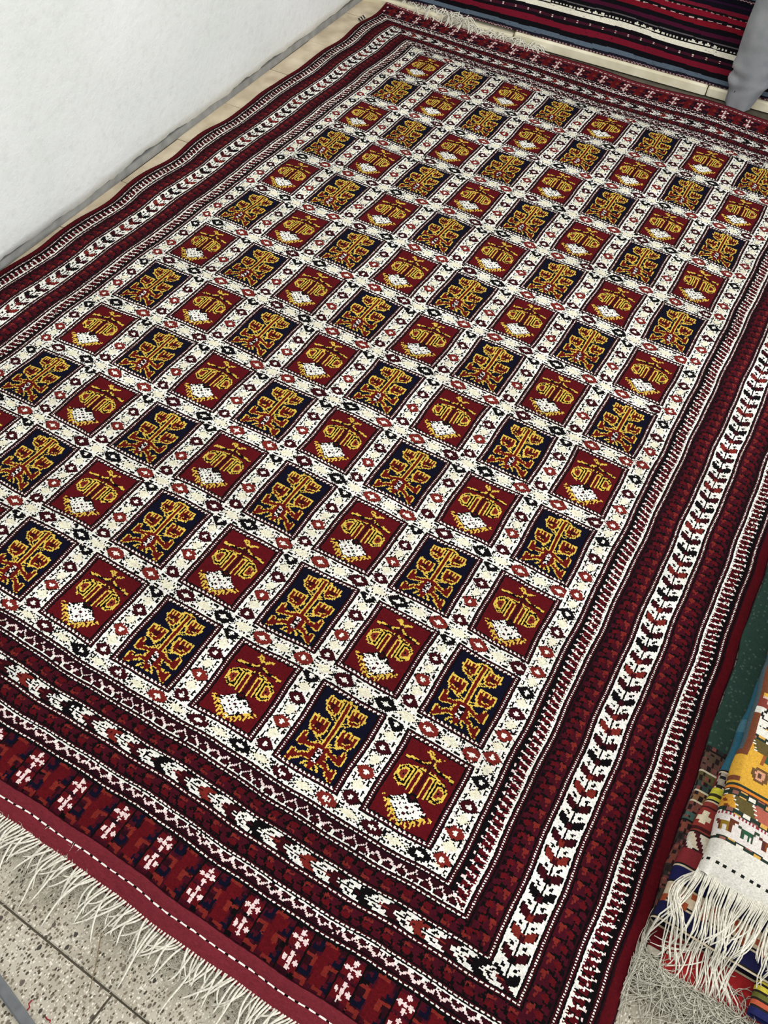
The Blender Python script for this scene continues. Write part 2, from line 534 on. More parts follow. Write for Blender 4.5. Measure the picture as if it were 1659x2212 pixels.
        hx = (np.abs(x - 5.8 * f) < 3.5 * f) & (np.abs((l + .35 * (x - 6 * f) / f * .6 + per * .5) % per - per / 2 + .1) < per * .40)
        out[hx] = S_
        seg(9.5 * f, 0, 7 * f, -.4, .62, W_); seg(7 * f, -.4, 4.2 * f, -1.7, .62, W_); seg(4.2 * f, -1.7, 1.3 * f, -2.7, .62, W_)
        seg(1.3 * f, -2.7, 4.4 * f, -4.6, .62, T_, True)
        out[(x > w - 1.2) | ((x > w - 2.2) & (np.floor(y) % 2 == 0))] = W_
        return out

    def scallop(x, y, w, per):
        """end border: x 0 at the solid white line .. w at the scallop tips"""
        l = (y % per) / per
        tri = np.abs(l - .5) * 2                       # 1 at the joints, 0 between them
        out = np.full(x.shape, D_, np.int8)
        out[(x > 1.6) & (x < w * .70 - tri * w * .25)] = K_
        out[(np.abs(l - .5) < .27) & (x > w * .24) & (x < w * .52)] = M_
        z = w * .80 - tri ** .8 * w * .46
        out[np.abs(x - z) < .85] = T_
        out[(tri > .80) & (x < w * .36)] = W_
        out[x < 1.5] = W_
        return out

    def endband(x, y):
        """wide end band: x 0..32 rows from the border outward, y knots across"""
        per = 30.
        sh = y * 1.
        k = np.floor(sh / per); l = sh - k * per
        out = np.full(x.shape, P_, np.int8)
        h = (np.sin(np.floor(l / 4) * 12.9 + np.floor(x / 4) * 78.2 + k) * 43758.5) % 1
        out[h > .55] = D_
        out[h > .9] = K_
        out[np.abs(l - 11) < .7] = K_; out[(l < .7)] = K_
        for (cl, cx) in ((5.6, 8.5), (5.6, 23.0)):
            out[(np.abs(l - cl) < 5) & (np.abs(x - cx) < 6.0)] = R_
            for (a, b) in ((0, 0), (3.1, 0), (-3.1, 0), (0, 4.2), (0, -4.2)):
                m = (np.abs(l - cl - a) / 1.7 + np.abs(x - cx - b) / 2.5) < 1
                out[m] = T_
        for (cl, cx) in ((22.5, 7.5), (19.5, 15.5), (22.5, 24)):
            out[(np.abs(l - cl) < 4.2) & (np.abs(x - cx) < 4.6)] = R_
        for (cl, cx) in ((15, 5), (28.0, 9), (14.6, 22), (28, 26)):
            out[(np.abs(l - cl) < 2.6) & (np.abs(x - cx) < 3.8) & ((l - cl) + (x - cx) * .7 > -1.8)] = N_
            out[(np.abs(l - cl + .6) < 1.2) & (np.abs(x - cx + .8) < 1.5)] = P_
        for (cl, cx, fl) in ((21, 1.8, 1), (14.5, 13, 1), (26.3, 15, -1), (14, 28.5, 1), (24.5, 30, 1)):
            out[(np.abs(l - cl) < 3.4) & (np.abs(x - cx) < 1.3)] = O_
            if cx > 5:
                out[(np.abs(l - cl - 2.4 * fl) < 1.1) & (x - cx > 0) & (x - cx < 6)] = O_
        out[x < 1] = K_
        return out

    # ------------------------------------------------ compose
    A, Bp = panel_a(), panel_b()
    fi, fj = I - SB, J - EB                         # field coordinates
    FU, FV = 8 * KU - (KU - PW), 12 * KV - (KV - PH)
    du = np.maximum(np.maximum(-fi, fi - FU + 1), 0)       # 1.. outside the field
    dv = np.maximum(np.maximum(-fj, fj - FV + 1), 0)
    part = np.zeros((NV, NU), np.int16)             # 0 lattice, 1..96 panels, >=100 bands
    cu, cv = fi // KU, fj // KV
    lu, lv = fi % KU, fj % KV
    inf = (du == 0) & (dv == 0)
    inp = inf & (lu < PW) & (lv < PH)
    even = ((cu + cv) % 2 == 0)
    li, lj = np.clip(lu, 0, PW - 1), np.clip(lv, 0, PH - 1)
    pat = np.where(inp & even, A[lj, li], np.where(inp, Bp[lj, li], pat))
    part[inp] = (1 + cv * 8 + cu)[inp]
    gv = inf & (lu >= PW) & (lv < PH)               # gutters along the length
    xx = lu - PW - 7 + .5
    pat = np.where(gv, lattice_v(xx, lv + 9.0, 14., (K_, M_, O_, M_)), pat)
    gu = inf & (lv >= PH)                           # gutters across
    yy = lv - PH - 7.5 + .5
    pat = np.where(gu, lattice_v(yy * 1., fi + 4. + (cv % 2) * 30, 15., (M_, K_, O_, O_), 30.), pat)
    sides = [('lattice', 14), ('guard_stripe', 5), ('hook_band', 11), ('guard_stripe', 5), ('brocade_band', 13), ('guard_stripe', 5),
             ('chevron_band', 17), ('guard_stripe', 5), ('brocade_band', 13), ('guard_stripe', 5), ('hook_band', 11), ('guard_stripe', 5), ('selvage', 8)]
    ends = [12, 4, 10, 4, 10, 4, 11, 5, 10, 4, 8, 4, 32]
    us = np.cumsum([0] + [n for _, n in sides]); vs = np.cumsum([0] + ends)
    ru = np.searchsorted(us, du, 'left') - 1        # band index counted by side distance (du 1..)
    rv = np.searchsorted(vs, dv, 'left') - 1
    ru[du == 0] = -1; rv[dv == 0] = -1
    ru = np.minimum(ru, 12); rv = np.minimum(rv, 12)
    # corner: the outermost band wins; where equal, the diagonal decides
    left, far = fi < 0, fj < 0
    pu, pv = du - .5, dv - .5
    for b, ((nm, n), m) in enumerate(zip(sides, ends)):
        fu = (du - us[b]) / n; fv = (dv - vs[b]) / m
        on_side = (ru == b) & ((rv < b) | ((rv == b) & (fu >= fv)))
        on_end = (rv == b) & ((ru < b) | ((ru == b) & (fv > fu)))
        if b == 12:
            on_side = (ru == 12); on_end = (rv == 12) & (ru < 12)
        x = du - us[b] - .5; xe = dv - vs[b] - .5
        sgn = np.where(left, -1, 1)
        if b == 0:
            s_ = lattice_v(np.where(left, 7 - (x + .0), x - 7), fj * 1. + 2, 14., (K_, M_, O_, O_))
            e_ = lattice_v((xe - 6) * 1.15, fi + 4., 13.6, (M_, O_, M_, K_), 30.)
        elif nm == 'guard_stripe':
            s_ = guard(x, J, n, True); e_ = guard(xe, I, m, False)
        elif nm == 'hook_band' and b == 2:
            s_ = teeth(x, J * 1., 11., 6.43)
            e_ = scallop(m - xe, I * 1., 10., 7.8)
        elif nm == 'hook_band':
            s_ = teeth(11. - x, J * 1., 11., 6.43)
            e_ = scallop(xe, I * 1., 8., 7.8)
        elif nm == 'brocade_band':
            s_ = brocade(x, J * 1., 13., 11., b > 6)
            e_ = brocade(xe * 1., I * 1., 10., 12., b > 6)
        elif nm == 'chevron_band':
            s_ = chevron(x - 8.5, J * 1., 17., 15., (O_, M_, K_, M_))
            e_ = np.where(far, chevron(xe - 5.5, I * 1., 11., 17., (M_, O_, M_, K_)),
                          chevron(xe - 5.5, -I * 1. + 1700, 11., 17., (M_, O_, M_, K_)))
        else:
            s_ = np.full(pat.shape, S_, np.int8)
            s_[(x < 1) | (x > n - 1.2)] = D_
            e_ = endband(xe, I * 1.)
        pat = np.where(on_side, s_, np.where(on_end, e_, pat))
        if b:
            part[on_side | on_end] = 99 + b
        if b == 12:
            part[on_side & left] = 112; part[on_side & ~left] = 113
            part[on_end & far] = 114; part[on_end & ~far] = 115
    return pat.astype(np.int8), part, sides

# ---------------------------------------------------------------- structure: floor, walls, kerb
fl = MB(); fl.box(-1.2, 4.6, -5.0, 1.8, -.06, -.006)
floor = tag(fl.build('floor', M['joint']), 'speckled terrazzo tile floor under the carpets', None, None, 'structure')
g0 = W(6.03, 13.84); ang = -.064
ts = .60
tile_meshes = []
for k in range(4):
    b_ = MB(); h = ts / 2 - .0012 - .0004 * k; c = .0022
    b_.add([(-h, -h, -.006), (h, -h, -.006), (h, h, -.006), (-h, h, -.006), (-h, -h, -c), (h, -h, -c), (h, h, -c), (-h, h, -c),
            (-h + c, -h + c, -.0004), (h - c, -h + c, -.0004), (h - c, h - c, -.0004), (-h + c, h - c, -.0004)],
           [(0, 1, 5, 4), (1, 2, 6, 5), (2, 3, 7, 6), (3, 0, 4, 7), (4, 5, 9, 8), (5, 6, 10, 9), (6, 7, 11, 10), (7, 4, 8, 11), (8, 9, 10, 11)])
    me = b_.mesh('floor_tile'); me.materials.append(M['terrazzo']); tile_meshes.append(me)
ca, sa = math.cos(ang), math.sin(ang)
for jr in range(-4, 9):
    for ir in range(-4, 7):
        lx = (ir + .5 + (.5 if jr % 2 == 0 else 0.)) * ts; ly = (jr + .5) * ts
        x, y = g0.x + ca * lx - sa * ly, g0.y + sa * lx + ca * ly
        if x < .26 or x > 4.3 or y < -4.6 or y > .0:
            continue
        o = link('floor_tile', tile_meshes[(ir * 7 + jr * 3) % 4], floor)
        o.location = (x, y, random.uniform(-.0012, 0.0)); o.rotation_euler = (0, 0, ang)

wa, wb = W(-1.66, 8.24), W(-2.20, -1.19)
wd = (wb - wa).normalized(); wrz = math.atan2(wd.y, wd.x)
worg = wa - wd * 2.2
def wall_local(o):
    o.location = worg; o.rotation_euler = (0, 0, wrz)
    return o
WL = 5.6
n = 260
xs = np.linspace(0, WL, n + 1)
rag = .030 + .004 * np.sin(xs * 9.1) + .003 * np.sin(xs * 31 + 1) + rng.normal(0, .0016, n + 1)
levels = [None, .06, .12, .3, .7, 1.3, 2.1, 2.9]
vs_, fs_ = [], []
for q, zl in enumerate(levels):
    for i in range(n + 1):
        z = rag[i] if zl is None else zl
        bulge = .003 * math.sin(xs[i] * 2.3 + z * 1.7) + .002 * math.sin(xs[i] * 5.1 - z * 4)
        vs_.append((xs[i], (-.006 if zl is None else -.011) + bulge, z))
for i in range(n + 1):
    vs_.append((xs[i], .03, rag[i] - .004))
nl = len(levels)
for q in range(nl - 1):
    for i in range(n):
        a = q * (n + 1) + i; fs_.append((a, a + 1, a + n + 2, a + n + 1))
for i in range(n):
    a = nl * (n + 1) + i; fs_.append((a, a + 1, i + 1, i))
me = mesh_np('wall_left', np.array(vs_), np.array(fs_))
wall_left = wall_local(tag(link('wall_left', me, None, M['plaster']), 'white rough plastered wall beside the carpet', None, None, 'structure'))
bb = MB(); bb.box(-.1, WL + .1, .012, .16, 0, 2.9)
core = bb.build('wall_core', M['concrete'], wall_left)
bb = MB(); bb.box(0, WL, -.004, .02, 0, .026)
wall_local(tag(bb.build('baseboard_left', M['concrete']), 'thin grey concrete strip at the foot of the white wall', None, None, 'structure'))
# pale stone slabs along the wall
tb = MB(); tb.box(0, WL, -.33, .0, -.006, -.003)
trim1 = wall_local(tag(tb.build('trim_1', M['joint']), 'pale stone slab border along the white wall', None, None, 'structure'))
x = .05; k = 0
while x < WL - .1:
    L = .30 + .02 * math.sin(k * 3.1)
    s_ = MB(); s_.box(x + .0015, x + L - .0015, -.328, -.002 - .004 * (k % 3 == 0), -.005, -.0002 - .0006 * (k % 2))
    s_.build('stone_slab', M['travertine'], trim1)
    x += L; k += 1

ka, kb = W(1.37, -1.62), W(6.85, -1.93)
kd = (kb - ka).normalized(); krz = math.atan2(kd.y, kd.x)
def kerb_local(o):
    o.location = ka; o.rotation_euler = (0, 0, krz)
    return o
trim2 = kerb_local(tag(empty('trim_2'), 'row of cream stone kerb pieces below the striped kilim', None, None, 'structure'))
def kerb_stone(x0, x1, h, y0=0.):
    b_ = MB(); c = .007; D = .085
    prof = [(y0, 0), (y0 - .0, h - c), (y0 + c * .35, h - c * .3), (y0 + c, h), (D, h), (D, 0)]
    ends = [(x0, .004), (x0 + .006, 0), (x1 - .006, 0), (x1, .004)]
    vv = []
    for xx, ins in ends:
        for (yy, zz) in prof:
            vv.append((xx, yy + (ins if yy < .05 else 0), max(0, zz - ins * (zz > h * .5))))
    p = len(prof); ff = []
    for e in range(3):
        for q in range(p):
            ff.append((e * p + q, e * p + (q + 1) % p, (e + 1) * p + (q + 1) % p, (e + 1) * p + q))
    ff.append(tuple(range(p))); ff.append(tuple(range(3 * p, 4 * p))[::-1])
    b_.add(vv, ff)
    return b_.build('kerb_stone', M['kerb'], trim2)
jx = (W(5.56, -1.85) - ka).length
kerb_stone(-.80, -.385, .026, -.004); kerb_stone(-.382, -.006, .027, -.010)
kerb_stone(0., jx - .002, .037); kerb_stone(jx + .002, jx + .86, .036, .002); kerb_stone(jx + .864, jx + 1.5, .036, .0)
bw = MB(); bw.box(-.75, 2.6, .36, .46, 0, 2.9)
kerb_local(tag(bw.build('wall_back', M['plaster']), 'white plastered wall behind the striped kilim', None, None, 'structure'))

# ---------------------------------------------------------------- the big carpet
PAL = lin([(7, 3, 5), (54, 5, 14), (90, 10, 18), (246, 243, 233), (238, 232, 206), (224, 190, 78), (7, 7, 30), (120, 36, 29), (66, 8, 24),
           (40, 4, 15), (98, 15, 12), (240, 216, 212), (80, 6, 15), (112, 36, 45)])
CU = [-0.0273, -0.0141, -0.0277, 0.0075, 0.007, 0.0319, 0.0469, 0.0491, -0.0339, 0.095, 0.0555, 0.0163, -0.2383, 0.041, 0.1146]
CV = [0.0341, 0.0707, -0.2382, -0.0782, 0.1369, 0.0658, -0.0786, -0.0956, 0.2147, 0.079, 0.0281, -0.0819, 0.0207, -0.0885, 0.0313]
IJ = [(i, j) for i in range(5) for j in range(5 - i)]

def carpet_xyz(u, v, h):
    """woven irregularity of the carpet (in plane) and its soft waves; h = height of the pile"""
    a, b = (u - 3.9) / 5.8, (v - 5.9) / 7.4
    a, b = np.clip(a, -1.03, 1.03), np.clip(b, -1.04, 1.04)
    du = sum(c * a ** i * b ** j for c, (i, j) in zip(CU, IJ)); dv = sum(c * a ** i * b ** j for c, (i, j) in zip(CV, IJ))
    el = np.exp(-np.maximum(u + 1.95, 0) / 1.1)               # rippled edge along the wall
    du = du + .035 * np.sin(v * 4.3 + .6 * np.sin(v)) * el
    dv = dv + .012 * np.sin(u * 2.1 + v) + .010 * np.sin(v * 1.7 - u)
    du = du + .006 * np.sin(v * 5.1 + 1.3 * np.sin(u * 2)) + .004 * np.sin(v * 9.7 + u * 1.7)      # hand-woven wobble
    dv = dv + .004 * np.sin(u * 5.3 + 1.1 * np.sin(v * 1.6)) + .003 * np.sin(u * 10.3 + v * 2.1)
    ef = np.exp(-np.maximum(v + 1.5, 0) / .9)                 # waves at the far end
    dv = dv + .030 * np.sin(u * 1.9 + .8) * ef
    z = h + .0035 * el * (1 + np.sin(v * 4.3 + 1.2)) + .003 * ef * (1 + np.sin(u * 2.3)) + .0010 * np.sin(u * 1.3 + v * .9) + .0008 * np.sin(u * 3.1 - v * 2.2)
    return np.stack([(u + du) * PU, -(v + dv) * PVM, z], -1)

pat, part, bands = knot_chart()
# the pile leans a little: some knots mix with the neighbour along the row
rj = rng.random(pat.shape)
up = np.vstack([pat[:1], pat[:-1]]); dn = np.vstack([pat[1:], pat[-1:]])
calm = np.isin(part, [100, 102, 104, 106, 108, 110])
calm |= (part > 0) & (part < 97) & ((((np.arange(NU) - SB) % KU) < 5) | (((np.arange(NU) - SB) % KU) > PW - 6) | ((((np.arange(NV) - EB) % KV) < 5) | (((np.arange(NV) - EB) % KV) > PH - 6))[:, None])
pat = np.where(calm, pat, np.where(rj < .07, up, np.where(rj > .93, dn, pat)))
jj, ii = np.mgrid[0:NV + 1, 0:NU + 1].astype(np.float64)
uu = (ii - SB) / KU; vv = (jj - EB) / KV
jit = rng.uniform(-.26, .26, (2,) + uu.shape)
jit[:, [0, -1], :] *= .2; jit[:, :, [0, -1]] *= .2
hh = .0105 + rng.normal(0, .00045, uu.shape)
edge = np.minimum(np.minimum(ii, NU - ii), np.minimum(jj, NV - jj))
hh -= .004 * np.exp(-edge / 2.0)
G = carpet_xyz(uu + jit[0] / KU, vv + jit[1] / KV, hh).reshape(-1, 3)
F = grid_faces(NV, NU)
shade = rng.normal(1, .085, pat.size)[:, None]
row_tone = (1 + .05 * np.sin(np.arange(NV) * .05) + .03 * np.sin(np.arange(NV) * .021 + 2))
hue = rng.normal(0, .03, (pat.size, 3))
FC = np.clip(PAL[pat.ravel()] * shade * np.repeat(row_tone, NU)[:, None] * (1 + hue), 0, 1)

carpet = tag(empty('carpet', (W(3.9, 13.3))), 'large wine red pile carpet with rows of framed vase and tree panels', 'carpet')
def child_world(o, par):
    """mesh given in world coordinates, parented to an unrotated Empty"""
    o.parent = par; o.matrix_parent_inverse = Matrix.Identity(4)
    o.location = -Vector(par.location) if par.type == 'EMPTY' else (0, 0, 0)
    return o
names = {0: 'lattice'}
for b_, (nm, _n) in enumerate(bands):
    names[99 + b_] = nm
names.update({112: 'selvage', 113: 'selvage', 114: 'end_band', 115: 'end_band'})
order = np.argsort(part.ravel(), kind='stable'); sp = part.ravel()[order]
cuts = np.flatnonzero(np.diff(sp)) + 1
for seg in np.split(order, cuts):
    pid = int(part.ravel()[seg[0]])
    fx = F[seg]; uq, inv = np.unique(fx, return_inverse=True)
    me = mesh_np('weave', G[uq], inv.reshape(-1, 4), FC[seg])
    nm = names.get(pid, 'panel')
    o = child_world(link(nm, me, None, M['pile']), carpet)
    if nm == 'panel':
        r_c = (pid - 1) // 8 + (pid - 1) % 8
        o['label'] = 'red panel with a white diamond vase and two yellow blossoms' if r_c % 2 == 0 else 'navy panel with a yellow branching tree'
    elif nm in ('lattice', 'chevron_band', 'end_band', 'selvage'):
        o['label'] = {'lattice': 'white lattice of small diamonds between the panels', 'chevron_band': 'white border band of red and black chevrons',
                      'end_band': 'wine red end band with pairs of white crosses', 'selvage': 'plain red selvage edge'}[nm]

# flat woven ends with a line of stitches
def woven_end(sign, rows, lab):
    nc = 350; nr = rows
    jr, ic = np.mgrid[0:nr + 1, 0:nc + 1].astype(float)
    u = (ic * 2 - SB) / KU; t = jr / nr
    v0 = (NV - EB) / KV if sign > 0 else -EB / KV
    v = v0 + sign * jr / KV
    puff = np.sin(np.clip(t / .42, 0, 1) * math.pi) * .0028 + np.sin(np.clip((t - .46) / .54, 0, 1) * math.pi) * .0018
    h = .0062 - .0030 * t + puff + rng.normal(0, .0002, u.shape)
    P = carpet_xyz(u + rng.uniform(-.004, .004, u.shape), v + rng.uniform(-.002, .002, u.shape), h)
    cj, ci = np.mgrid[0:nr, 0:nc]
    col = np.repeat(PAL[L_][None], nr * nc, 0).reshape(nr, nc, 3) * rng.normal(1, .07, (nr, nc, 1))
    st = int(nr * .45)
    ph = ci % 3
    col[(cj == st) & (ph < 1)] = PAL[K_]
    col[(cj == st) & (ph >= 1)] = PAL[W_]
    col[(cj == 0)] = PAL[D_]
    f = grid_faces(nr, nc)
    if sign < 0: f = f[:, ::-1]
    o = child_world(link('woven_end', mesh_np('woven_end', P.reshape(-1, 3), f, np.clip(col.reshape(-1, 3), 0, 1)), None, M['flat']), carpet)
    o['label'] = lab
    return o
near_end = woven_end(1, 22, 'plain red flat woven end with a line of white stitches')
far_end = woven_end(-1, 16, 'narrow red flat woven end at the far side')

# backing: skirt round the edge and a sheet underneath
def carpet_line(us_, vs_, h):
    return carpet_xyz(np.asarray(us_, float), np.asarray(vs_, float), np.asarray(h, float))
u0, u1, v0, v1 = -SB / KU, (NU - SB) / KU, -(EB + 16) / KV, (NV - EB + 22) / KV
q = np.linspace(0, 1, 160)
ru_ = np.concatenate([u0 + (u1 - u0) * q, np.full(160, u1), u1 + (u0 - u1) * q, np.full(160, u0)])
rv_ = np.concatenate([np.full(160, v0), v0 + (v1 - v0) * q, np.full(160, v1), v1 + (v0 - v1) * q])
top = carpet_line(ru_, rv_, np.full(640, .0064)); top[160:320, 2] -= .0; bot = top.copy(); bot[:, 2] = .0006
nrg = 640
idx = np.arange(nrg); nx = (idx + 1) % nrg
f1 = np.stack([idx, nx, nx + nrg, idx + nrg], -1)
gu, gv = np.mgrid[0:25, 0:13]
sheet = carpet_line((u0 + (u1 - u0) * gv / 12).ravel(), (v0 + (v1 - v0) * gu / 24).ravel(), np.zeros(325)); sheet[:, 2] = .0006
f2 = grid_faces(24, 12)[:, ::-1] + 2 * nrg
child_world(link('backing', mesh_np('backing', np.concatenate([top, bot, sheet]), np.concatenate([f1, f2])), None, M['backing']), carpet)

# ---------------------------------------------------------------- fringes
def strand_path(p, ang_, L, n_, curl, zend, lift=0., z_of=None):
    """thread that leaves p in the plan direction ang_ and settles on what lies below"""
    pts = [Vector(p)]; x, y, z = p; a = ang_; st = L / n_
    w1, w2 = random.uniform(-curl, curl), random.uniform(-curl, curl) * .8
    ph = random.uniform(0, 6.28)
    for k in range(1, n_ + 1):
        t = k / n_
        a += (w1 + w2 * math.cos(ph + t * 6)) / n_ * 2
        x += math.cos(a) * st; y += math.sin(a) * st
        zz = z_of(x, y) if z_of else zend
        zt = zz + lift * math.sin(min(1, t * 1.3) * math.pi) * (1 - t * .4)
        z = max(zt, z - st * 1.2) if z > zt else zt
        pts.append(Vector((x, y, z)))
    return pts

NS = 240
uf = np.linspace(2.55, 9.55, NS) + rng.normal(0, .004, NS)
base = carpet_line(uf, np.full(NS, v1), np.full(NS, .0045))
clump = 0.
for k in range(NS):
    if k % random.choice((5, 6, 7)) == 0:
        clump = random.uniform(-.35, .30)
    a = -math.pi / 2 - .20 + clump + random.uniform(-.16, .16)
    L = random.uniform(.042, .068) * (1.6 if random.random() < .10 else 1)
    b_ = MB()
    pts = strand_path(base[k] + np.array([0, .006, 0]), a, L, 9, .50, .0022 + random.random() * .004, random.uniform(0, .008))
    b_.tube(pts, [.0019] + [.0019] * 5 + [.0017, .0016, .0014, .0007], 5)
    o = b_.build('fringe_strand', M['cotton'], None, True)
    o.parent = near_end; o.location = (0, 0, 0)

def fringe_stuff(name, starts, fn, rad, mat, parent, sides=3):
    b_ = MB()
    for s_ in starts:
        b_.tube(fn(s_), rad, sides)
    o = b_.build(name, mat, parent, True)
    o['kind'] = 'stuff'
    return o
loose = []
for k in range(950):
    u = random.uniform(2.3, 9.5)
    loose.append(carpet_line([u], [v1], [.004])[0] + np.array([random.uniform(-.01, .01), random.uniform(-.03, .004), 0]))
fringe_stuff('loose_threads', loose, lambda p: strand_path(p, -math.pi / 2 - .3 + random.gauss(0, .7), random.uniform(.03, .12) * random.uniform(.5, 1), 7, 2.6, .0016 + random.random() * .003), .00055, M['cotton_grey'], near_end)
outer = [carpet_line([u], [v1], [.0045])[0] + np.array([0, .006, 0]) for u in np.arange(-1.5, 2.52, .03)]
fringe_stuff('fringe', outer, lambda p: strand_path(p, -math.pi / 2 - .2 + random.gauss(0, .25), random.uniform(.05, .09), 8, 1., .003, .006), .0015, M['cotton'], near_end, 4)
v_far = v0
far_s = [carpet_line([u], [v_far], [.0045])[0] - np.array([0, .005, 0]) for u in np.concatenate([np.arange(-1.6, 2.05, .016), rng.uniform(-1.55, .5, 150)])]
def far_path(p):
    left_ = p[0] < .05
    return strand_path(p, math.pi / 2 - .45 + random.gauss(0, .5), random.uniform(.055, .095) * (1.25 if left_ else 1), 8, 1.8, .003 + random.random() * .006, random.uniform(0, .05) * (1.1 if left_ else .55))
fringe_stuff('fringe', far_s, far_path, .0021, M['cotton'], far_end, 4)
# ---------------------------------------------------------------- flat weaves: kilims and folded rugs
def fabric(name, A, B, pos, colour, mat, parent=None, thick=0.0):
    """A: stations across, B: stations along; pos(a,b)->xyz arrays, colour(a,b)->sRGB per cell"""
    bb_, aa_ = np.meshgrid(B, A, indexing='ij')
    P = pos(aa_, bb_)
    ca_, cb_ = (A[:-1] + A[1:]) / 2, (B[:-1] + B[1:]) / 2
    cb2, ca2 = np.meshgrid(cb_, ca_, indexing='ij')
    C = lin(colour(ca2, cb2)) * rng.normal(1, .06, ca2.shape)[..., None]
    me = mesh_np(name, P.reshape(-1, 3), grid_faces(len(B) - 1, len(A) - 1), np.clip(C.reshape(-1, 3), 0, 1))
    o = link(name, me, parent, mat)
    if thick:
        s_ = o.modifiers.new('thickness', 'SOLIDIFY'); s_.thickness = thick; s_.offset = -1
    return o

def paint(shape, base):
    c = np.empty(shape + (3,)); c[...] = base
    return c

def inpoly(x, y, pts):
    m_ = np.zeros(x.shape, bool); k_ = len(pts)
    for k in range(k_):
        (x0, y0), (x1, y1) = pts[k], pts[(k + 1) % k_]
        m_ ^= ((y0 > y) != (y1 > y)) & (x < (x1 - x0) * (y - y0) / (y1 - y0 + 1e-12) + x0)
    return m_

# striped kilim behind the kerb
STR = [(.006, (170, 140, 142)), (.016, (24, 22, 34)), (.034, (86, 100, 114)), (.056, (10, 8, 14)), (.080, (112, 18, 38)), (.094, (16, 9, 16)), (.106, (60, 18, 34)), (.122, (12, 8, 14)),
       (.144, (232, 228, 208)), (.149, (12, 9, 12)), (.168, (9, 7, 11)), (.173, (92, 88, 90)), (.188, (10, 8, 14)), (.204, (66, 14, 40)), (.222, (10, 8, 14)),
       (.242, (116, 16, 32)), (.256, (12, 10, 14)), (.276, (122, 16, 36)), (.286, (14, 12, 14)), (.300, (108, 20, 40)), (.318, (14, 10, 24)), (.326, (40, 12, 40)), (.345, (10, 8, 20))]
def kilim_colour(a, b):
    w = b + .0016 * np.sin(a * 9) + .0010 * np.sin(a * 23 + b * 60)
    per = .345
    t = (np.maximum(w, .0004 + b * .3) / .84) % per
    ed = np.array([0] + [s_[0] for s_ in STR]); cs = np.array([s_[1] for s_ in STR], float)
    c = cs[np.clip(np.searchsorted(ed, t, 'right') - 1, 0, len(STR) - 1)]
    c = c.copy()
    fr = lambda p: (a / p) % 1
    c[(t < .006) & (((a / .006).astype(int) + (b / .004).astype(int)) % 2 == 0)] = (58, 24, 34)
    dia = np.abs(fr(.052) - .5) * .052 + np.abs(t - .100)
    c[dia < .0052] = (214, 205, 196)
    c[dia < .0022] = (120, 20, 34)
    tooth = (t > .149) & (t < .149 + .014 * (1 - np.abs(fr(.028) - .5) * 2)) & ((a / .112).astype(int) % 2 == 0)
    c[tooth] = (226, 222, 204)
    c[(t > .149) & (t < .156) & (fr(.0145) < .5) & ((a / .112).astype(int) % 2 == 1)] = (206, 202, 188)
    vz = np.abs(np.abs(fr(.013) - .5) * 2 * .008 - (t - .206))
    c[(vz < .0014) & (t > .204) & (t < .216) & (a > .95)] = (206, 200, 194)
    c[(np.abs(t - .244) < .0018) & (fr(.0055) < .5)] = (196, 168, 160)
    c[(np.abs(t - .277) < .0015) & (fr(.005) < .45)] = (150, 124, 116)
    nz = rng.normal(0, 1, a.shape)
    c[(nz > 2.4)] *= .6
    return c
tl = math.radians(17)
def kilim_pos(a, b):
    wave = .007 * np.sin(a * 7.0 + b * 5) * np.clip(b / .12, 0, 1) + .004 * np.sin(a * 16 + 1.3) * np.clip(b / .1, 0, 1)
    sag = .005 * np.sin(a * 5.2) * np.clip(b / .1, 0, 1)
    y = .010 + b * math.sin(tl) + wave + .012 * (1 - np.exp(-b / .02)) * 0
    z = .0395 + b * math.cos(tl) + sag
    return np.stack([a, y, z], -1)
A_ = np.arange(-.62, 1.95, .0065); B_ = np.concatenate([np.arange(0, .42, .0022), np.arange(.42, .96, .012)])
kil = kerb_local(fabric('striped_kilim', A_, B_, kilim_pos, kilim_colour, M['flat'], None, .005))
tag(kil, 'black and red striped kilim with a white band leaning above the kerb stones', 'kilim')
kil.modifiers['thickness'].offset = 1

# ---------------------------------------------------------------- stack of folded rugs on the right
def folded(name, u_left, v_far_, v_near, width, z0, zt, colour, da, db, droop=0., wob=.002, bulge=.0):
    """rug folded over along its left side; a = 0 on the crest of the fold"""
    r = (zt - z0) / 2
    flat_b = np.arange(-width, -math.pi * r / 2, .03); arc = np.linspace(-math.pi * r / 2, math.pi * r / 2, max(8, int(math.pi * r / da)))
    A = np.concatenate([flat_b, arc, np.arange(math.pi * r / 2 + da, width, da)])
    Ln = (v_near - v_far_) * PVM
    B = np.arange(0, Ln + db, db)                                   # 0 at the near end
    def pos(a, b):
        th = np.clip(a / r, -math.pi / 2, math.pi / 2)
        x = r - r * np.cos(th) + np.maximum(np.abs(a) - math.pi * r / 2, 0)
        z = z0 + r + r * np.sin(th)
        v = v_near - b / PVM
        ul = u_left(v)
        ul = ul + .012 * np.sin(v * 5 + z0 * 80) + .006 * np.sin(v * 13)
        topm = np.clip(a / (math.pi * r / 2), 0, 1)
        z = z + topm * (wob * np.sin(x * 21 + b * 9) + wob * .8 * np.sin(b * 17 - x * 11) + bulge * np.sin(np.clip(x / .4, 0, 1) * math.pi))
        z = z - droop * np.exp(-b / .022) * np.clip(topm, .0, 1) * np.clip(x / .02, .4, 1)
        return np.stack([ul * PU + x, -v * PVM - np.sin(x * 6) * .004, np.maximum(z, z0)], -1)
    o = fabric(name, A, B, pos, lambda a, b: colour(np.maximum(a, -9), b), M['flat'], None, 0)
    return o, r

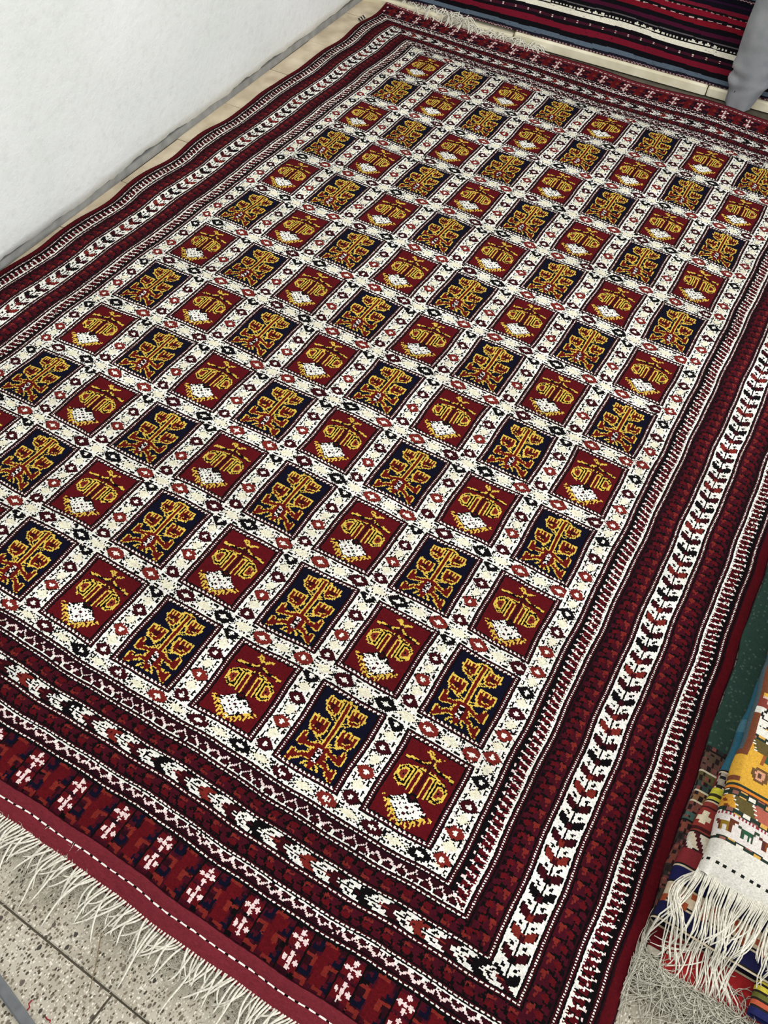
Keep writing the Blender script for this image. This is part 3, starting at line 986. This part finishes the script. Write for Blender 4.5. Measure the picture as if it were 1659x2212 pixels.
DG, YL, RU, OL, TE, WH, BR, NV_ = (38, 52, 44), (216, 168, 70), (130, 60, 50), (98, 84, 40), (44, 92, 108), (222, 218, 206), (88, 44, 40), (24, 24, 66)
def fleck(c, m_, a, b):
    k = np.floor(a / .016).astype(int) + np.floor(b / .006).astype(int) * 3
    cols = np.array([(226, 220, 204), (38, 52, 44), (206, 160, 80), (38, 52, 44), (140, 90, 80), (38, 52, 44)], float)
    on = m_ & (np.abs((a / .016) % 1 - .5) < .32)
    c[m_] = (36, 46, 38)
    c[on] = cols[k % 6][on]

def beast(a, b, x0, y0, s):
    """small woven animal, true inside"""
    x, y = (a - x0) / s, (b - y0) / s
    m_ = (np.abs(x) < 1.0) & (np.abs(y - .1) < .38)
    m_ |= (x > .7) & (x < 1.15) & (y > .1) & (y < 1.1)
    m_ |= (x > .8) & (x < 1.6) & (np.abs(y - .95) < .2)
    m_ |= (np.abs(np.abs(x) - .75) < .17) & (y < 0) & (y > -.95)
    m_ |= (np.abs(x) > .2) & (np.abs(x) < .42) & (y < 0) & (y > -.9)
    m_ |= (x < -.9) & (x > -1.35) & (y > .2) & (y < .8)
    return m_

def animal_kilim(a, b):
    d = b / PU / 1.20337                                            # v units from the near edge
    c = paint(a.shape, WH)
    c[d < .30] = (216, 212, 200)
    x = np.round(a / .0028) * .0028; y = np.round(b / .0026) * .0026
    stitch = (np.abs(d - .115) < .012) & ((a / .015) % 1 < .42)
    c[stitch] = (26, 28, 26)
    fleck(c, (d > .29) & (d < .335), a, b)
    m_ = (d > .335) & (d < .53); c[m_] = (216, 208, 200)
    for k in range(12):
        x0 = .012 + k * .040
        bm = beast(x, y, x0 + .012, .098, .0135)
        c[m_ & bm] = [(96, 52, 34), (52, 66, 48), (84, 44, 40), (110, 84, 30)][k % 4]
        c[m_ & bm & (np.abs(x - x0 - .012) < .006)] = [(140, 110, 36), (40, 84, 60), (120, 60, 30), (90, 50, 30)][k % 4]
    c[m_ & (np.abs(d - .52) < .012) & ((a / .007) % 1 < .5)] = (140, 50, 60)
    fleck(c, (d > .53) & (d < .58), a, b)
    for d0 in (.58, 1.17):
        m_ = (d > d0) & (d < d0 + .115)
        q = (a + (d - d0) * .12) / .036
        kk = np.floor(q).astype(int) % 4; l = q % 1
        cols = np.array([(206, 148, 52), (92, 80, 44), (170, 92, 76), (48, 58, 48)], float)
        c[m_] = cols[kk][m_]
        c[m_ & (l < .12) & (((b / .0035).astype(int) % 2) == 0)] = (228, 222, 208)
        c[m_ & (np.abs(l - .55) < .12) & (((b / .006).astype(int)) % 2 == 0) & (kk == 0)] = (120, 60, 30)
        fleck(c, (d > d0 + .115) & (d < d0 + .165), a, b)
    m_ = (d > .745) & (d < .81); c[m_] = (84, 46, 34); c[m_ & (np.abs(d - .778) < .013)] = (208, 124, 44); c[m_ & (np.abs(d - .80) < .01)] = DG
    m_ = (d > .81) & (d < 1.17); c[m_] = (210, 160, 58)
    c[m_ & inpoly(x, b, [(.075, .232), (.098, .236), (.135, .205), (.15, .208), (.128, .19), (.10, .215), (.082, .218)])] = (86, 42, 38)
    for k in range(3):
        cx, cy = .060 + k * .19, .222
        rr = np.hypot(x - cx, y - cy)
        c[m_ & (rr < .017)] = (104, 74, 44); c[m_ & (rr < .010)] = (206, 150, 120); c[m_ & (rr < .004)] = (88, 60, 50)
        fx = (x - (.105 + k * .19)); fy = (y - .235)
        c[m_ & inpoly(fx, fy, [(-.032, .012), (-.02, .014), (.018, -.008), (.036, -.006), (.028, -.024), (.012, -.02), (-.02, .002)])] = (84, 42, 38)
        gx, gy = x - (.118 + k * .19), y - .262
        c[m_ & (np.abs(gx) / .05 + np.abs(gy) / .030 < 1)] = (44, 62, 48)
        c[m_ & (np.abs(gx) / .02 + np.abs(gy) / .012 < 1)] = (84, 60, 48)
        c[m_ & (np.abs(x - .066 - k * .19) < .007) & (b > .252)] = (52, 84, 56)
        c[m_ & (np.abs(np.abs(x - .072 - k * .19) - .016) < .003) & (b > .245)] = (150, 84, 44)
    m_ = (d > 1.335) & (d < 1.60); c[m_] = (224, 221, 208)
    for k in range(4):
        rr = np.hypot(x - .040 - k * .15, y - .352)
        c[m_ & (np.abs(rr - .010) < .0028)] = (34, 30, 30)
        cx = x - (.052 + k * .15); cy = y - .320
        c[m_ & (cy > 0) & (cy < .012 - np.abs(cx) * .5) & ((cx / .005) % 1 < .6)] = (30, 28, 28)
        c[m_ & (cy > .002) & (cy < .010 - np.abs(cx) * .9)] = (206, 150, 60)
        c[m_ & (np.hypot((x - .100 - k * .15) / 1.2, y - .345) < .022)] = (44, 60, 44)
        c[m_ & (np.hypot((x - .100 - k * .15), y - .345) < .010)] = (60, 100, 60)
    m_ = (d > 1.60) & (d < 1.72); c[m_] = RU; c[m_ & (((x / .011).astype(int) + (y / .009).astype(int)) % 5 == 0)] = (206, 180, 160)
    m_ = (d > 1.72) & (d < 1.96); c[m_] = (212, 164, 64)
    c[m_ & (((x / .022).astype(int) * 3 + (y / .014).astype(int)) % 4 == 0)] = (120, 66, 40)
    m_ = (d > 1.96) & (d < 2.16); c[m_] = RU
    m_ = (d > 2.16) & (d < 2.45); c[m_] = WH
    m_ = d >= 2.45
    kk = np.floor(d / .22).astype(int) % 4
    c[m_] = np.array([(212, 164, 64), (130, 60, 50), (38, 52, 44), (222, 218, 206)], float)[kk][m_]
    # rust outline next to the folded edge
    c[(np.abs(a) < .026) & (d > .83) & (d < 2.2) & (((b / .05).astype(int)) % 3 != 1)] = (116, 66, 44)
    c[(a < .012) & (d > 1.15)] = (74, 90, 96)
    return c

def rust_kilim(a, b):
    d = b / PVM
    c = paint(a.shape, (116, 58, 46))
    kk = np.floor(d / .155).astype(int)
    pal = np.array([(24, 24, 60), (196, 178, 150), (26, 26, 70), (120, 40, 44), (198, 184, 160), (128, 52, 44), (128, 52, 44), (190, 182, 60), (150, 140, 126), (46, 92, 108)], float)
    c[...] = pal[np.clip(kk, 0, 9)]
    l = (d / .155) % 1
    c[(np.abs(l - .02) < .06)] = (190, 176, 150)
    c[(np.abs(l - .12) < .05)] = (30, 24, 24)
    m_ = kk == 1; c[m_ & (((a / .012).astype(int) + (b / .012).astype(int)) % 3 == 0)] = (150, 70, 40)
    m_ = kk == 4; q = ((a + b * .6) / .010).astype(int) % 3; c[m_ & (q == 0)] = (70, 24, 30); c[m_ & (q == 1)] = (206, 198, 180)
    m_ = (kk == 5) | (kk == 6)
    ax, by = a - .020, d - .93
    ax2 = np.abs(ax) / .030; by2 = np.abs(by) / .155
    c[m_ & (ax2 < .78) & (by2 < .72)] = (64, 24, 26); c[m_ & (ax2 < .62) & (by2 < .6)] = (136, 50, 44)
    c[m_ & ((ax2 < .17) & (by2 < .42) | (ax2 < .42) & (by2 < .15))] = (214, 202, 172)
    m_ = kk == 7; c[m_ & ((a / .020) % 1 < .14)] = (40, 36, 24); c[m_ & (np.abs(l - .5) < .06)] = (50, 44, 26)
    m_ = kk == 8; c[m_ & (((a / .010).astype(int) + (b / .008).astype(int)) % 3 == 0)] = (34, 30, 32); c[m_ & (a < .004)] = (120, 40, 40)
    m_ = d > 1.50
    c[m_] = (44, 90, 108)
    c[m_ & (a < -.006 + .004 * np.sin(b * 60))] = (108, 102, 34)
    c[m_ & (((b / .03).astype(int)) % 7 == 0)] = (70, 110, 124)
    c[m_ & (((b / .045).astype(int)) % 6 == 2) & (a < 0)] = (120, 66, 44)
    return c

def green_rug(a, b):
    d = b / PVM
    c = paint(a.shape, (40, 62, 54))
    nz = rng.random(a.shape)
    c[nz > .93] = (66, 86, 76)
    m_ = d < 1.55
    kk = np.floor(d / .10).astype(int)
    pal = np.array([(110, 58, 48), (62, 52, 44), (96, 54, 48), (44, 40, 36), (110, 60, 50), (92, 50, 44), (52, 44, 42), (120, 64, 52), (66, 88, 80), (112, 64, 54), (128, 92, 62), (52, 66, 60), (86, 78, 48), (92, 64, 56), (84, 66, 54), (38, 44, 42)], float)
    c[m_] = pal[np.clip(kk, 0, 15)][m_]
    t = ((a / .006).astype(int) * 7 + (b / .006).astype(int) * 13) % 11
    c[m_ & (t < 3)] = (36, 26, 26); c[m_ & (t == 5)] = (120, 66, 60)
    l = (d / .10) % 1
    c[m_ & (np.isin(kk, (8, 10, 11, 13, 15))) & (l < .12)] = (196, 184, 158)
    c[m_ & (np.isin(kk, (8, 11, 15))) & (l > .12) & (l < .22)] = (24, 22, 22)
    return c

def red_kilim(a, b):
    c = paint(a.shape, (164, 40, 40))
    d = b / PVM
    c[d < .010] = (206, 200, 182)
    c[(np.abs(b - .030) < .0018) & (a > .0) & (a < .03)] = (226, 216, 196)
    c[(np.abs(b - .030) < .0018) & ((a / .006) % 1 < .4)] = (40, 24, 24)
    c[b > .075] = (120, 22, 28)
    return c

def dark_red_kilim(a, b):
    c = paint(a.shape, (92, 18, 24))
    c[b < .012] = (176, 168, 150)
    c[(b > .085) & (b < .11)] = (26, 26, 66)
    c[b > .11] = (106, 24, 28)
    return c

def yellow_rug(a, b):
    c = paint(a.shape, (200, 178, 60))
    k = (b / .0125).astype(int)
    pal = np.array([(34, 36, 84), (186, 88, 60), (96, 96, 44), (204, 186, 66), (204, 186, 66), (44, 84, 100)], float)
    c[...] = pal[k % 6]
    c[np.abs((b / .0125) % 1 - .05) < .1] = (40, 30, 26)
    c[(((a + b) / .015).astype(int) % 4 == 0) & (k % 6 == 1)] = (214, 160, 120)
    return c

def edge_u(v):
    return carpet_line(np.full(np.shape(v), (NU - SB) / KU).ravel(), np.ravel(v), np.zeros(np.size(v)))[:, 0].reshape(np.shape(v)) / PU - .004

o, _ = folded('dark_red_kilim', lambda v: 9.845 + 0 * v, 11.375, 11.665, .026, .0012, .0125, dark_red_kilim, .004, .003)
tag(o, 'dark red kilim strip with a pale fringed end under the bright red one', 'kilim'); drk = o
o, _ = folded('red_kilim', lambda v: 9.99 + 0 * v, 11.375, 11.73, .24, .0012, .0155, red_kilim, .004, .003, .004)
tag(o, 'bright red kilim end poking out below the white fringe', 'kilim'); redk = o
o, _ = folded('green_rug', edge_u, 6.6, 11.365, .30, .0012, .0165, green_rug, .004, .004)
tag(o, 'dark green folded rug lying against the edge of the large carpet', 'rug')
o, _ = folded('rust_kilim', lambda v: 9.985 - np.clip((v - 9.55) * .108, -.02, .25), 7.0, 11.46, .28, .0185, .046, rust_kilim, .0035, .0035)
tag(o, 'rust and navy folded kilim with a cream cross in the middle of the stack', 'kilim')
o, rr3 = folded('animal_kilim', lambda v: 10.005 - .015 * np.sin((v - 8) * 1.3) - .04 * np.clip(v - 10.3, 0, 1), 7.2, 11.03, .34, .051, .090, animal_kilim, .0032, .0026, .014, .003)
tag(o, 'white and yellow animal kilim with long cream fringe on top of the stack', 'kilim'); ani = o
o, _ = folded('yellow_rug', lambda v: 10.77 + 0 * v, 11.475, 11.715, .16, .020, .036, yellow_rug, .005, .004)
tag(o, 'folded rug with yellow and navy stripes at the corner of the stack', 'rug')

def stack_z(x, y):
    u, v = x / PU, -y / PVM
    if u > 10.75 and 11.46 < v < 11.73: return .040
    if v < 11.44 and u > 9.80: return .0485
    if v < 11.70 and u > 9.84: return .019
    return .003
# long cream fringe of the top kilim
NB = 15
kk = 0
for b in range(NB):
    ub = 9.985 + b * .078
    turn = random.uniform(-.75, .55) + (-.25 if b < 2 else 0)
    Lb = random.uniform(.14, .21) * (1 if ub < 10.6 else .55)
    sway = random.uniform(-1.8, 1.8)
    for s_ in range(7):
        u = ub + s_ * .0105
        p0 = W(u, 11.03, .078 + .0 * s_)
        pts = [p0 + Vector((0, .004, .001))]
        a = -math.pi / 2 + random.uniform(-.10, .10)
        x, y, z = p0; L = Lb * random.uniform(.82, 1.12); n_ = 13; st = L / n_
        for k in range(1, n_ + 1):
            t = k / n_
            a += (turn * 1.6 * (1 - t) + sway * t) / n_ + random.uniform(-.05, .05)
            x += math.cos(a) * st; y += math.sin(a) * st
            x = max(x, 9.83 * PU)
            gz = stack_z(x, y) + .0025 + .008 * abs(math.sin(s_ * 1.7 + b)) * (1 - .5 * t)
            z = max(gz, z - st * (1.1 if t > .15 else .5))
            pts.append(Vector((x, y, z)))
        m_ = MB(); m_.tube(pts, [.0012] * (n_ - 1) + [.001, .0006], 4)
        so = m_.build('fringe_strand', M['cotton'], ani, True); kk += 1
# the tangled tuft at its corner
for s_ in range(14):
    p0 = W(9.99 + s_ * .004, 11.03, .074)
    pts = [p0]; x, y, z = p0; a = math.pi * 1.14 + random.uniform(-.12, .12); n_ = 14; L = random.uniform(.13, .19); st = L / n_
    for k in range(1, n_ + 1):
        a += (2.0 if k < 8 else -.2 + random.uniform(-.9, .9)) / n_ * (1.6 if k < 8 else 1)
        x += math.cos(a) * st; y += math.sin(a) * st
        x = max(x, 9.77 * PU)
        gz = stack_z(x, y) + .004 + .010 * random.random()
        z = max(gz, z - st * .9)
        pts.append(Vector((x, y, z)))
    m_ = MB(); m_.tube(pts, [.0012] * (n_ - 1) + [.001, .0006], 4)
    m_.build('fringe_strand', M['cotton'], ani, True)
# fringes of the two red kilims, spread on the floor
def floor_path(p):
    pts = strand_path(p, -math.pi / 2 + random.gauss(-.10, .45), random.uniform(.06, .14), 9, 2.8, .0025 + random.random() * .010, random.uniform(0, .014))
    for q in pts:
        q.x = max(q.x, 9.80 * PU + .0035 + (q.x - 9.80 * PU) * .12)      # the threads stop at the carpet's edge
    return pts
st1 = [W(random.uniform(10.0, 11.2), 11.72 + random.uniform(0, .03), .006) for _ in range(560)]
fringe_stuff('fringe', st1, floor_path, .0008, M['cotton_grey'], redk, 3)
st2 = [W(random.uniform(9.81, 9.98), 11.66 + random.uniform(0, .02), .006) for _ in range(150)]
fringe_stuff('fringe', st2, floor_path, .00085, M['cotton_grey'], drk, 3)

# ---------------------------------------------------------------- person: jeans leg, second leg and body beyond the frame
PX0, PY0 = 1.184, .415
def body_mesh():
    bm_ = bmesh.new()
    pts, rad, edges = [], [], []
    def V_(p, r_r, prev=None):
        pts.append(p); rad.append(r_r)
        if prev is not None: edges.append((prev, len(pts) - 1))
        return len(pts) - 1
    px, py = PX0 + .13, PY0 + .02
    pel = V_((px, py, .93), (.15, .11)); sp1 = V_((px, py, 1.10), (.145, .105), pel); sp2 = V_((px, py, 1.32), (.17, .12), sp1)
    nk = V_((px, py, 1.47), (.06, .06), sp2); hd0 = V_((px, py - .01, 1.56), (.075, .085), nk); hd1 = V_((px, py - .01, 1.66), (.08, .095), hd0); V_((px, py, 1.74), (.055, .065), hd1)
    for s_ in (-1, 1):
        hip = V_((px + s_ * .10, py, .86), (.085, .09), pel)
        kn = V_((px + s_ * .125, py, .50), (.055, .055), hip)
        an = V_((px + s_ * .13, PY0 + .0, .11), (.04, .04), kn)
        sh = V_((px + s_ * .19, py, 1.40), (.06, .06), sp2)
        el = V_((px + s_ * .25, py + .03, 1.12), (.045, .045), sh)
        wr = V_((px + s_ * .26, py - .02, .90), (.03, .028), el)
        pa = V_((px + s_ * .262, py - .03, .83), (.036, .018), wr)
        for q in range(4):
            f1 = V_((px + s_ * .262, py - .060 + q * .019, .765), (.0095, .0095), pa)
            V_((px + s_ * (.255 - .004 * q), py - .062 + q * .019, .72 + .01 * (q == 3)), (.008, .008), f1)
        th = V_((px + s_ * .25, py - .075, .82), (.010, .010), wr); V_((px + s_ * .245, py - .09, .775), (.009, .009), th)
    me = bpy.data.meshes.new('person'); me.from_pydata(pts, edges, [])
    o = bpy.data.objects.new('person_rig', me); COL.objects.link(o)
    o.modifiers.new('skin', 'SKIN'); sub = o.modifiers.new('sub', 'SUBSURF'); sub.levels = sub.render_levels = 2
    sv = me.skin_vertices[0].data
    for k, r_r in enumerate(rad):
        sv[k].radius = r_r; sv[k].use_root = (k == 0)
    dg = bpy.context.evaluated_depsgraph_get()
    out = bpy.data.meshes.new_from_object(o.evaluated_get(dg))
    bpy.data.objects.remove(o)
    return out, px, py
try:
    bme, px, py = body_mesh()
    bme.materials.clear(); bme.materials.append(M['shirt']); bme.materials.append(M['skin'])
    for p in bme.polygons:
        c = p.center
        p.material_index = 1 if (c.z > 1.46 or (abs(c.x - px) > .2 and c.z < 1.02)) else 0
        p.use_smooth = True
    bme.name = 'person'
    person = bpy.data.objects.new('person', bme); COL.objects.link(person)
except Exception as ex:
    print('body', ex); raise
tag(person, 'person in washed grey jeans standing at the far edge of the carpet', 'person')
# face and hair
fm = MB()
for s_ in (-1, 1):
    fm.tube([(px + s_ * .03, py - .088, 1.635), (px + s_ * .03, py - .102, 1.635)], .011, 8)
fm.build('eye', M['hair'], person, True)
fm = MB(); fm.tube([(px, py - .095, 1.645), (px, py - .117, 1.60), (px, py - .098, 1.592)], [.007, .015, .008], 8); fm.build('nose', M['skin'], person, True)
fm = MB(); fm.tube([(px - .022, py - .092, 1.563), (px, py - .099, 1.561), (px + .022, py - .092, 1.563)], [.003, .006, .003], 6); fm.build('mouth', M['red_thread'], person, True)
fm = MB()
for k in range(7):
    z = 1.655 + k * .018; r2 = .098 * math.sqrt(max(0.02, 1 - (k / 7.0) ** 2))
    if k == 0: prev = None
    ring = [(px + r2 * .95 * math.cos(t), py + .012 + r2 * 1.06 * math.sin(t), z + (.02 if math.sin(t) < -.5 and k == 0 else 0)) for t in np.linspace(0, 2 * math.pi, 20, endpoint=False)]
    fm.v += ring
    if k:
        n0 = (k - 1) * 20
        fm.f += [(n0 + q, n0 + (q + 1) % 20, n0 + 20 + (q + 1) % 20, n0 + 20 + q) for q in range(20)]
fm.f.append(tuple(range(120, 140)))
fm.build('hair', M['hair'], person, True)

def jeans():
    b_ = MB()
    na, nz = 64, 92
    for s_ in (-1, 1):
        cx = px + s_ * .13
        rings = []
        for k in range(nz + 1):
            t = k / nz; z = .004 + t * .93
            ax = np.interp(z, [0, .05, .10, .14, .20, .30, .42, .52, .70, .86, .93], [.046, .058, .072, .074, .078, .080, .080, .076, .088, .108, .12])
            ay = np.interp(z, [0, .05, .10, .14, .20, .30, .42, .52, .70, .86, .93], [.040, .046, .054, .056, .060, .070, .074, .070, .088, .105, .12])
            cyy = PY0 + np.interp(z, [0, .2, .5, .93], [0, .012, .02, .02]); cxx = cx - s_ * np.interp(z, [0, .12, .5, .93], [0, .0, .01, .045]) + np.interp(z, [0, .13, .3], [0, .014, .006])
            for q in range(na):
                th = 2 * math.pi * q / na
                fold = 0
                for (zc, amp, ph, wd) in ((.135, -.010, .6, .012), (.165, .007, .8, .014), (.105, .008, .2, .016), (.07, -.006, 2.2, .014), (.20, -.004, 2.6, .02), (.50, -.006, 3.6, .02), (.53, .005, 3.4, .02)):
                    zz = zc + .022 * math.sin(th + ph)
                    fold += amp * math.exp(-((z - zz) / wd) ** 2) * (.55 + .45 * math.cos(th * 2 - ph))
                fold += .0035 * math.sin(th * 5 + z * 22) * math.exp(-z / .12) + .002 * math.sin(th * 3 - z * 9)
                rings.append((cxx + (ax + fold) * math.cos(th), cyy + (ay + fold) * math.sin(th), z + (.006 * math.sin(th - .4) if k == 0 else 0)))
        f = []
        for k in range(nz):
            for q in range(na):
                f.append((k * na + q, k * na + (q + 1) % na, (k + 1) * na + (q + 1) % na, (k + 1) * na + q))
        f.append(tuple(range(nz * na, (nz + 1) * na)))
        b_.add(rings, f)
    rings = []
    for k in range(9):
        z = .84 + k * .022
        for q in range(na):
            th = 2 * math.pi * q / na
            rings.append((px + .195 * math.cos(th) * (1 - .018 * k), py + .125 * math.sin(th) * (1 - .01 * k), z))
    f = [(k * na + q, k * na + (q + 1) % na, (k + 1) * na + (q + 1) % na, (k + 1) * na + q) for k in range(8) for q in range(na)]
    b_.add(rings, f)
    return b_.build('jeans', M['denim'], person, True)
jeans()['label'] = 'washed grey denim jeans'
for s_ in (-1, 1):
    cx = px + s_ * .13
    b_ = MB(); pr = []
    for k, (t, w, h) in enumerate(((-.034, .022, .05), (-.02, .030, .065), (.02, .033, .075), (.05, .034, .055), (.075, .032, .042), (.09, .024, .034), (.10, .010, .022))):
        for q in range(14):
            th = 2 * math.pi * q / 14
            pr.append((cx + w * math.cos(th), PY0 + t, max(.038, .038 + h / 2 + h / 2 * math.sin(th))))
    f = [(k * 14 + q, k * 14 + (q + 1) % 14, (k + 1) * 14 + (q + 1) % 14, (k + 1) * 14 + q) for k in range(6) for q in range(14)]
    f += [tuple(range(14))[::-1], tuple(range(84, 98))]
    b_.add(pr, f); b_.build('shoe', M['shoe'], person, True)

# ---------------------------------------------------------------- small things on the floor
p, q = at(-14, 2109, .004), at(62, 2216, .004)
dr = (q - p).normalized(); sd = Vector((-dr.y, dr.x, 0))
p = p - dr * .25; q = q + dr * .05
b_ = MB(); hw = .009
pr = [(-hw, 0), (-hw, .004), (-hw * .7, .006), (hw * .7, .006), (hw, .004), (hw, 0)]
vv_ = [tuple(e + sd * a + Vector((0, 0, z - e.z))) for e in (p, q) for a, z in pr]
b_.add(vv_, [(k, (k + 1) % 6, 6 + (k + 1) % 6, 6 + k) for k in range(6)] + [tuple(range(6))[::-1], tuple(range(6, 12))])
tag(b_.build('floor_strip', M['grey_strip']), 'narrow dark grey strip lying on the terrazzo in the near corner', 'strip')
b_ = MB(); b_.tube([at(219, 2015, .003), at(213, 2050, .003), at(207, 2085, .0025), at(193, 2141, .002)], [.0007, .0010, .0010, .0008], 6)
tag(b_.build('straw', M['straw'], None, True), 'thin brown straw lying across the terrazzo joint', 'straw')
for lab, pts in (('curved scrap of red yarn beside the grey floor strip', ((70, 2160), (62, 2168), (64, 2176), (58, 2183))), ('small hooked scrap of red yarn at the near edge', ((98, 2196), (102, 2202), (109, 2204), (107, 2209)))):
    b_ = MB(); b_.tube([at(x, y, .0016) for x, y in pts], .0011, 6)
    tag(b_.build('yarn_scrap', M['red_thread'], None, True), lab, 'yarn', 'yarn scraps on the floor')
b_ = MB()
root = tag(empty('braided_cord', at(781, 40, .0)), 'short black and white braided cord end beside the wall', 'cord')
for k in range(6):
    c = at(776 + k * 2.2, 43 - k * 1.6, .004) - root.location
    b_ = MB(); b_.tube([c + Vector((-.008, .006, 0)), c + Vector((0, 0, .004)), c + Vector((.009, -.005, 0))], .0024, 6)
    b_.build('cord_ply', M['cotton'] if k % 2 else M['hair'], root, True)
